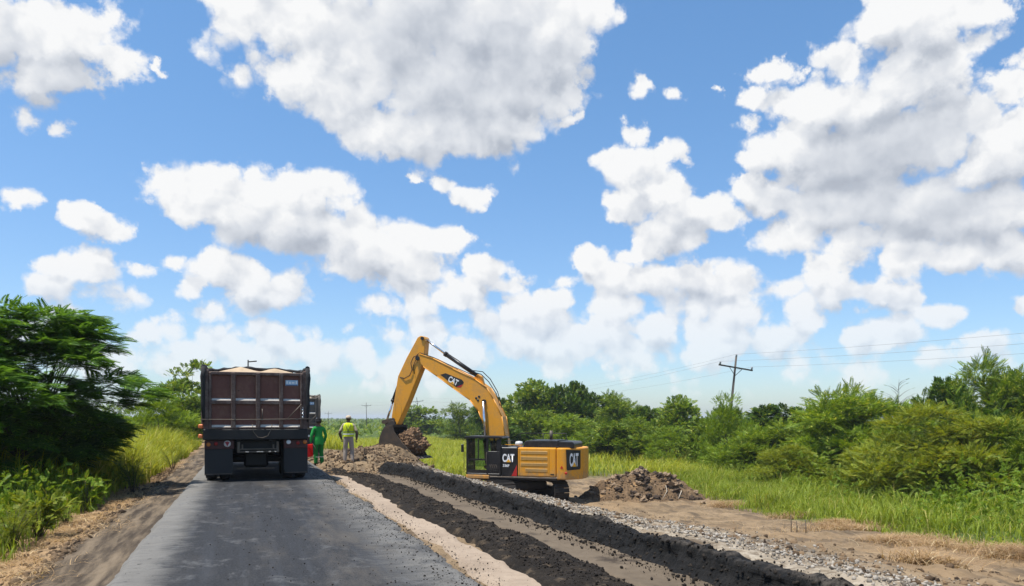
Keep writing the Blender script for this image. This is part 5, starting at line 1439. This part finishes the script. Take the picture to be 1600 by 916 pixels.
# ------------------------------------------------------------------ spoil heap
def dirt_pile():
    hx, hy, d = hit(1008, 782)
    hx += 0.3; hy += 0.9
    root = empty('dirt_pile', (hx, hy, gz1(hx, hy)), -YAW)
    c0 = gz1(hx, hy)
    def prof(X, Y):
        a = np.exp(-(((X + 0.25) / 1.75) ** 2 + (Y / 1.1) ** 2)) * 1.36 + np.exp(-(((X + 1.9) / 1.0) ** 2 + (Y / 1.0) ** 2)) * 0.45 + np.exp(-(((X - 1.7) / 1.1) ** 2 + ((Y + .1) / 0.9) ** 2)) * 0.72
        a = a * (1 + 0.55 * fbm(X * 1.3 + 9, Y * 1.3, 3)) + (0.30 * fbm(X * 3, Y * 3, 4) + 0.14 * np.abs(fbm(X * 8, Y * 8, 3))) * sstep(a, 0.03, 0.3)
        return a - 0.10 - 0.10 * sstep(np.hypot(X / 3.2, Y / 2), 0.7, 1.1)
    mat = mat_soil('spoil', (0.040, 0.027, 0.018), (0.26, 0.170, 0.095), (0.36, 0.225, 0.11), 1.6, 0.9, dist=0.07)
    link('mound', grid_mesh('mound', np.linspace(-3.6, 3.6, 230), np.linspace(-2.4, 2.4, 150), prof, mat), None, root)
    md = [rock_mesh(20 + i, 2, 0.9, 0.8) for i in range(5)]
    mats = [mat_soil('clod_dark', (0.018, 0.014, 0.012), (0.065, 0.047, 0.035), None, 5, 0.8), mat_soil('clod_brown', (0.080, 0.056, 0.037), (0.26, 0.185, 0.12), None, 5, 0.8)]
    datas = []
    for i, me in enumerate(md):
        for mt in mats:
            q = me.copy(); q.materials.append(mt); datas.append(q)
    r = random.Random(5)
    for k in range(290):
        X = r.gauss(0, 1.45); Y = r.gauss(-0.25, 0.7)
        if abs(X) > 3.2: continue
        z = float(prof(np.array([X]), np.array([Y]))[0])
        if z < 0: z = 0.0
        o = link('clod', r.choice(datas), None, root)
        s = 0.035 + 0.17 * r.random() ** 3.4
        o.location = (X, Y, z + s * 0.15); o.scale = (s * r.uniform(.8, 1.5), s * r.uniform(.7, 1.2), s * r.uniform(.6, 1)); o.rotation_euler = (r.uniform(-.6, .6), r.uniform(-.6, .6), r.uniform(0, 6.3))
    n = 2600; X = rng.normal(0, 1.5, n); Y = rng.normal(-0.2, 0.85, n); Z = prof(X, Y); ok = Z > -0.03
    cr = scatter_rocks('crumbs', np.stack([X, Y, Z + 0.01], -1)[ok], (0.012 + 0.06 * rng.random(n) ** 4)[ok], MAT_CLOD, 'stuff', root)
    for pts in ([(0.95, -1.25, 0.75), (1.0, -1.33, 0.5), (0.88, -1.4, 0.3), (0.72, -1.45, 0.05)], [(1.72, -1.2, 0.5), (1.6, -1.3, 0.25), (1.5, -1.35, 0.05)]):
        MB().tube(pts, [.02, .025, .022, .012][:len(pts)], 6).build('root', mat_plain('root_pale', (0.42, 0.36, 0.28), 0.8), root)
    tag(root, 'brown heap of dug-up earth and clods right of the excavator', 'dirt pile')
dirt_pile()

# ------------------------------------------------------------------ power line
M_WOOD = mat_worn('pole_wood', (0.085, 0.068, 0.055), (0.16, 0.14, 0.12), 0.5, 0.85, 0.0, 2.0)
M_INS = mat_plain('insulator', (0.30, 0.30, 0.31), 0.35)
def pole(x, y, top, label, lean=0.0, arm=1.6):
    t = empty('utility_pole', (x, y, gz1(x, y) - 0.2))
    t.rotation_euler = (0, lean, 0)
    h = top - gz1(x, y) + 0.2
    MB().cyl((0, 0, 0), (0, 0, h), 0.13, 0.075, 12).build('post', M_WOOD, t)
    MB().box(-arm, arm, -0.13, -0.05, h - 0.91, h - 0.80).build('crossarm', M_WOOD, t)
    for xx in (-arm + 0.1, arm - 0.1): MB().lathe([(0.03, 0), (0.09, 0.03), (0.05, 0.10), (0.09, 0.14), (0.03, 0.24)], (xx, -0.11, h - 0.80), 'z', 10).build('insulator', M_INS, t)
    MB().lathe([(0.03, 0), (0.09, 0.03), (0.05, 0.10), (0.09, 0.14), (0.03, 0.24)], (0.0, 0, h), 'z', 10).build('insulator', M_INS, t)
    m = MB(); m.tube([(-0.6, -0.1, h - 0.9), (0, -0.1, h - 1.5)], 0.025, 5); m.tube([(0.6, -0.1, h - 0.9), (0, -0.1, h - 1.5)], 0.025, 5); m.build('brace', M_WOOD, t)
    return tag(t, label, 'utility pole', 'poles of the power line')
PX, PY = at(1132, 58.0)
TOPZ = (653 - 556) * 58.0 / FPX + CAM_H
poles = [(38.0, -26.0, 6.4, 'power pole out of view behind the right border', 0.0),
         (PX, PY, TOPZ, 'nearest power pole with its crossarm above the right hand bushes', R(7)),
         (39.5, 117, 5.4, 'power pole hidden behind the yellow boom', R(1)),
         (*at(657, 186.0), (653 - 622) * 186 / FPX + CAM_H, 'leaning power pole seen between stick and boom', R(-6)),
         (*at(573, 250.0), (653 - 630) * 250 / FPX + CAM_H, 'thin power pole left of the excavator bucket', R(-1)),
         (*at(513, 330.0), (653 - 643) * 330 / FPX + CAM_H, 'farthest short power pole above the worker in the vest', 0.0)]
heads = []
for x, y, top, lb, ln in poles:
    pole(x, y, top, lb, ln)
    h = top - gz1(x, y) + 0.2; zb = gz1(x, y) - 0.2
    def head(xx, zz, x=x, y=y, zb=zb, ln=ln): return Vector((x + xx * math.cos(ln) + zz * math.sin(ln), y, zb + zz * math.cos(ln) - xx * math.sin(ln)))
    heads.append([head(-1.5, h - 0.58), head(0, h + 0.22), head(1.5, h - 0.58)])
M_WIRE = mat_plain('wire', (0.30, 0.30, 0.31), 0.5)
WN = ['left hand', 'top', 'right hand']; SPN = ['beyond the right border', 'behind the excavator', 'towards the leaning pole', 'towards the thin pole', 'towards the farthest pole']
for i in range(len(heads) - 1):
    for k in range(3):
        a, b = heads[i][k], heads[i + 1][k]
        n = 14; sag = 0.9 if i < 2 else 0.6
        pts = [a.lerp(b, q / n) - Vector((0, 0, sag * 4 * (q / n) * (1 - q / n))) for q in range(n + 1)]
        tag(MB().tube(pts, 0.007 if i < 2 else 0.010, 4).build('power_line', M_WIRE), f'{WN[k]} overhead wire of the span {SPN[i]}', 'wire', 'overhead wires')
# ------------------------------------------------------------------ people
SKIN = mat_plain('skin', (0.16, 0.085, 0.055), 0.6)
HAIR = mat_plain('hair_black', (0.012, 0.010, 0.009), 0.6)
def cloth_mat(name, c):
    m, t = new_mat(name); o = objc(t)
    n = t.noise(t.vmath('MULTIPLY', o, (1.0, 1.0, 0.45)), 9, 4, 0.6, 0.8)
    t.put(t.p.inputs['Base Color'], t.mix(n, tuple(q * 0.75 for q in c), tuple(min(1, q * 1.15) for q in c)))
    t.p.inputs['Roughness'].default_value = 0.9; t.p.inputs['Specular IOR Level'].default_value = 0.1
    bump(t, n, 0.6, 0.05)
    return m
def skin_body(pts, edges, radii, root_i, mats, pick):
    me = bpy.data.meshes.new('body'); me.from_pydata(pts, edges, [])
    o = bpy.data.objects.new('body', me); COL.objects.link(o)
    m = o.modifiers.new('skin', 'SKIN'); m.use_smooth_shade = True
    o.modifiers.new('sub', 'SUBSURF').levels = 2
    o.modifiers['sub'].render_levels = 2
    for i, v in enumerate(me.skin_vertices[0].data):
        r = radii[i]; v.radius = r if isinstance(r, tuple) else (r, r); v.use_root = (i == root_i)
    bpy.context.view_layer.update()
    out = bpy.data.meshes.new_from_object(o.evaluated_get(bpy.context.evaluated_depsgraph_get()))
    bpy.data.objects.remove(o); bpy.data.meshes.remove(me)
    out.materials.clear()
    for q in mats: out.materials.append(q)
    for p in out.polygons:
        p.material_index = pick(p.center); p.use_smooth = True
    return out
def person(x, y, rz, arms, legs, mats, pick, label, extra):
    """arms: {side: (elbow, wrist, finger direction)}, legs: {side: (knee, ankle)}; x is the person's right when facing +y"""
    t = empty('person', (x, y, gz1(x, y) + 0.0), rz)
    P = []; E = []; Rd = []
    def v(p, r): P.append(p); Rd.append(r); return len(P) - 1
    def chain(a, *items):
        for p, r in items:
            b = v(p, r); E.append((a, b)); a = b
        return a
    pelvis = v((0, 0, 0.96), (0.165, 0.115))
    ch = chain(pelvis, ((0, 0.0, 1.12), (0.15, 0.105)), ((0, 0.0, 1.30), (0.175, 0.12)))
    up = chain(ch, ((0, -0.005, 1.42), (0.12, 0.09)))
    neck = chain(up, ((0, 0.01, 1.50), 0.055))
    head = chain(neck, ((0, 0.02, 1.57), (0.072, 0.080)), ((0, 0.025, 1.645), (0.080, 0.092)), ((0, 0.015, 1.705), (0.060, 0.072)))
    hands = []
    for s in (-1, 1):
        el, wr, fd = arms[s]
        sh = chain(up, ((s * 0.17, -0.005, 1.405), 0.072))
        w = chain(sh, ((s * 0.205, 0.0, 1.36), 0.062), (tuple((np.array((s * 0.21, 0, 1.36)) + np.array(el)) / 2), 0.064), (el, 0.058), (tuple((np.array(el) * 0.4 + np.array(wr) * 0.6)), 0.054), (wr, 0.036))
        fd = Vector(fd).normalized(); w0 = Vector(wr)
        palm = chain(w, (tuple(w0 + fd * 0.06), (0.036, 0.020)))
        hands.append((s, w0, fd))
        kn, an = legs[s]
        hip = chain(pelvis, ((s * 0.095, 0.0, 0.87), 0.104))
        a = chain(hip, (tuple((np.array((s * 0.1, 0, 0.87)) + np.array(kn)) / 2), 0.098), (kn, 0.083), (tuple(np.array(kn) * 0.55 + np.array(an) * 0.45), 0.080), (an, 0.070))
        chain(a, ((an[0], an[1] - 0.02, 0.05), 0.045), ((an[0] + s * 0.015, an[1] + 0.10, 0.042), (0.045, 0.034)), ((an[0] + s * 0.02, an[1] + 0.19, 0.032), (0.036, 0.026)))
    me = skin_body(P, E, Rd, pelvis, mats, pick)
    body = link('body', me, None, t)
    # fingers: five short bent chains rooted in each palm
    bmx = bmesh.new(); bmx.from_mesh(me)
    fm = MB()
    for s, w0, fd in hands:
        side = fd.cross(Vector((0, 1, 0.2))).normalized()
        curl = side.cross(fd).normalized()
        for k, (off, ln) in enumerate(((-0.027, 0.058), (-0.010, 0.072), (0.009, 0.076), (0.026, 0.068))):
            b = w0 + fd * 0.075 + side * off
            fm.tube([b, b + fd * ln * 0.5 + curl * 0.006, b + fd * ln * 0.85 + curl * 0.028], [0.010, 0.009, 0.007], 6)
        b = w0 + fd * 0.03 - side * 0.030 * s
        fm.tube([b, b + fd * 0.03 - side * 0.022 * s, b + fd * 0.055 - side * 0.026 * s + curl * 0.01], [0.012, 0.010, 0.008], 6)
    fme = bpy.data.meshes.new('f'); fm.bm.to_mesh(fme); fm.bm.free()
    n0 = len(bmx.faces); bmx.from_mesh(fme); bmx.faces.ensure_lookup_table()
    for f in bmx.faces[n0:]: f.material_index = 0; f.smooth = True
    bmx.to_mesh(me); bmx.free()
    # face
    fc = MB(); fc.tube([(0, 0.108, 1.650), (0, 0.128, 1.615), (0, 0.112, 1.604)], [0.010, 0.017, 0.012], 6)
    for s in (-1, 1): fc.tube([(s * 0.082, 0.015, 1.655), (s * 0.096, 0.005, 1.635), (s * 0.084, 0.012, 1.60)], [0.012, 0.016, 0.010], 6)
    fc.build('face', SKIN, t)
    ey = MB()
    for s in (-1, 1): ey.lathe([(0.002, 0.0), (0.011, 0.004), (0.011, 0.008), (0.002, 0.012)], (s * 0.031, 0.098, 1.648), 'y', 8)
    ey.box(-0.024, 0.024, 0.100, 0.108, 1.578, 1.584); ey.build('eyes', HAIR, t)
    hr = MB(); hr.lathe([(0.096, -0.02), (0.097, 0.03), (0.085, 0.075), (0.05, 0.105), (0.004, 0.115)], (0, 0.002, 1.625), 'z', 18); hr.build('hair', HAIR, t)
    extra(t)
    return tag(t, label, 'person')
BEIGE = cloth_mat('shirt_cream', (0.42, 0.36, 0.24)); SLEEVE = cloth_mat('sleeve_brown', (0.11, 0.085, 0.065)); TROUS = cloth_mat('trousers_grey', (0.34, 0.29, 0.25)); BOOT = cloth_mat('boot_tan', (0.36, 0.29, 0.23))
VEST = cloth_mat('vest_yellow', (0.62, 0.72, 0.03)); VESTB = cloth_mat('vest_band', (0.26, 0.34, 0.08)); BAND = mat_plain('vest_reflective', (0.70, 0.74, 0.60), 0.4); CAPM = cloth_mat('cap_cream', (0.55, 0.44, 0.32))
def pick_vest(c):
    if c.z > 1.475: return 0
    if c.z < 0.115: return 4
    if abs(c.x) > 0.20 and c.z < 0.90: return 0
    if abs(c.x) > 0.20: return 1 if c.z > 1.20 else 2
    return 1 if c.z > 0.98 else 3
def vest_dress(t):
    m = MB(); sec = [(0.205, 0.145, 0.98), (0.200, 0.145, 1.06), (0.192, 0.138, 1.14), (0.200, 0.142, 1.22), (0.212, 0.150, 1.32), (0.205, 0.142, 1.40), (0.150, 0.120, 1.465), (0.085, 0.09, 1.49)]
    rings = []
    for a, b, z in sec:
        rings.append([m.bm.verts.new((a * math.cos(2 * math.pi * k / 28) * (1 + 0.02 * math.sin(5 * k)), b * math.sin(2 * math.pi * k / 28) - 0.003, z + 0.006 * math.sin(3 * k))) for k in range(28)])
    for A, B in zip(rings, rings[1:]):
        for k in range(28):
            f = m.bm.faces.new((A[k], A[(k + 1) % 28], B[(k + 1) % 28], B[k])); f.smooth = True
    vest = m.build('vest', VEST, t)
    for s in (-1, 1): MB().tube([(s * 0.10, -0.135, 1.44), (s * 0.05, -0.158, 1.33), (0.0, -0.156, 1.24), (-s * 0.045, -0.152, 1.15)], [0.010, 0.011, 0.011, 0.010], 5).build('back_strap', VESTB, vest)
    for z, mt in ((1.135, VESTB), (1.05, BAND)):
        m = MB(); A = []; B = []
        for k in range(28):
            c_, s_ = math.cos(2 * math.pi * k / 28), math.sin(2 * math.pi * k / 28)
            A.append(m.bm.verts.new((0.207 * c_, 0.150 * s_ - 0.003, z))); B.append(m.bm.verts.new((0.207 * c_, 0.150 * s_ - 0.003, z + 0.045)))
        for k in range(28): m.bm.faces.new((A[k], A[(k + 1) % 28], B[(k + 1) % 28], B[k]))
        m.build('vest_band', mt, vest)
    MB().lathe([(0.101, -0.005), (0.102, 0.03), (0.090, 0.075), (0.05, 0.105), (0.004, 0.113)], (0, 0.004, 1.655), 'z', 20).build('cap', CAPM, t)
    MB().prism([(-0.075, 0.085), (-0.05, 0.165), (0.05, 0.165), (0.075, 0.085)], 1.655, 1.668, 'z', 0.004).build('cap_brim', CAPM, t)
arms = {-1: ((-0.315, -0.04, 1.12), (-0.265, 0.05, 0.90), (0.25, 0.3, -1)), 1: ((0.31, -0.03, 1.12), (0.29, 0.06, 0.88), (-0.1, 0.2, -1))}
legs = {-1: ((-0.115, 0.02, 0.49), (-0.13, -0.03, 0.09)), 1: ((0.12, 0.03, 0.49), (0.15, -0.02, 0.09))}
vx, vy = at(544.5, 27.4)
person(vx, vy, R(-14), arms, legs, [SKIN, BEIGE, SLEEVE, TROUS, BOOT], pick_vest, 'worker in a yellow safety vest and pale cap seen from behind on the rubble', vest_dress)
GREEN = cloth_mat('coverall_green', (0.030, 0.30, 0.060)); GREEND = cloth_mat('trousers_green', (0.020, 0.20, 0.040)); BOOTD = cloth_mat('boot_dark', (0.03, 0.028, 0.026)); HATM = cloth_mat('hat_black', (0.016, 0.015, 0.016))
def pick_green(c):
    if c.z > 1.475: return 0
    if c.z < 0.10: return 3
    if abs(c.x) > 0.20 and c.z < 0.885: return 0
    return 1 if c.z > 0.86 else 2
def hat_dress(t):
    MB().lathe([(0.19, -0.012), (0.20, -0.004), (0.11, 0.012), (0.108, 0.06), (0.095, 0.10), (0.05, 0.115), (0.004, 0.118)], (0, 0.006, 1.668), 'z', 26).build('hat', HATM, t)
    m = MB(); rings = []
    for a, b, z in ((0.185, 0.150, 0.80), (0.195, 0.152, 0.88), (0.192, 0.146, 0.98), (0.182, 0.138, 1.10)):
        rings.append([m.bm.verts.new((a * math.cos(2 * math.pi * k / 24) * (1 + 0.03 * math.sin(4 * k)), b * math.sin(2 * math.pi * k / 24), z)) for k in range(24)])
    for A, B in zip(rings, rings[1:]):
        for k in range(24):
            f = m.bm.faces.new((A[k], A[(k + 1) % 24], B[(k + 1) % 24], B[k])); f.smooth = True
    m.build('jacket_hem', GREEN, t)
    MB().box(-0.17, 0.17, -0.128, -0.118, 0.33, 0.35).build('reflective_strip', BAND, t)
arms = {-1: ((-0.28, 0.0, 1.13), (-0.285, 0.05, 0.90), (-0.05, 0.15, -1)), 1: ((0.275, -0.02, 1.12), (0.24, 0.06, 0.88), (-0.1, 0.2, -1))}
legs = {-1: ((-0.10, 0.04, 0.49), (-0.105, 0.02, 0.09)), 1: ((0.10, 0.0, 0.49), (0.11, -0.05, 0.09))}
gx_, gy_ = at(498.0, 27.6)
RZG = R(18)
person(gx_, gy_, RZG, arms, legs, [SKIN, GREEN, GREEND, BOOTD], pick_green, 'worker in green coveralls and a dark hat beside the maroon truck', hat_dress)
# the red flag in the hand of the worker in green
def red_flag():
    M = Matrix.Translation((gx_, gy_, gz1(gx_, gy_))) @ Matrix.Rotation(RZG, 4, 'Z')
    hp = M @ Vector((-0.245, -0.02, 0.84))
    t = empty('red_flag', hp, RZG)
    MB().tube([(-0.03, 0.16, 0.10), (0.0, 0.0, 0.0), (0.02, -0.10, -0.10), (0.05, -0.22, -0.22)], 0.010, 6).build('stick', M_WOOD, t)
    xs = np.linspace(-0.27, 0.0, 16); zs = np.linspace(-0.47, 0.0, 22)
    X, Z = np.meshgrid(xs, zs)
    Yv = 0.035 * np.sin(X * 28 + Z * 3) * (0.4 - Z) + 0.02 * np.sin(Z * 9)
    Zv = Z + 0.03 * np.sin(X * 11)
    v = np.stack([X * (1 + 0.25 * np.sin(Z * 5)), Yv, Zv], -1).reshape(-1, 3)
    nx = len(xs); i = np.arange(nx - 1)[None, :] + nx * np.arange(len(zs) - 1)[:, None]
    q = np.stack([i, i + 1, i + nx + 1, i + nx], -1).reshape(-1, 4)
    o = link('cloth', mesh_np('cloth', v, quads=q, mat=cloth_mat('flag_red', (0.75, 0.02, 0.015)), smooth=True), None, t)
    s = o.modifiers.new('thickness', 'SOLIDIFY'); s.thickness = 0.004
    tag(t, 'bright red flag hanging from the hand of the worker in green', 'flag')
red_flag()
# cut stakes standing in the bare earth on the right
for px, py, h, lb in ((1236, 833, 0.52, 'tallest thin stake in the bare earth on the right'), (1245, 834, 0.34, 'short thin stake right beside the tallest one'), (1259, 834, 0.40, 'thin stake rightmost of the three in the bare earth')):
    x, y, _ = hit(px, py)
    o = MB().tube([(0, 0, -0.1), (0.01, 0, h * 0.5), (-0.01, 0.01, h)], [0.014, 0.012, 0.009], 6).build('stake', M_WOOD)
    o.location = (x, y, gz1(x, y)); tag(o, lb, 'stake', 'stakes in the bare earth')

# ------------------------------------------------------------------ the hazy air over the plain
def haze():
    m = bpy.data.materials.new('haze_air'); m.use_nodes = True
    t = NT(m.node_tree); t.n.clear()
    out = t.node('ShaderNodeOutputMaterial'); v = t.node('ShaderNodeVolumePrincipled')
    v.inputs['Color'].default_value = (0.86, 0.92, 1.0, 1); v.inputs['Density'].default_value = 0.00028; v.inputs['Anisotropy'].default_value = 0.2
    t.l.new(v.outputs[0], out.inputs['Volume'])
    o = MB().box(-4200, 4200, -600, 5300, -5.0, 16.0).build('haze', m)
    o.display_type = 'WIRE'
    tag(o, kind='stuff')
haze()
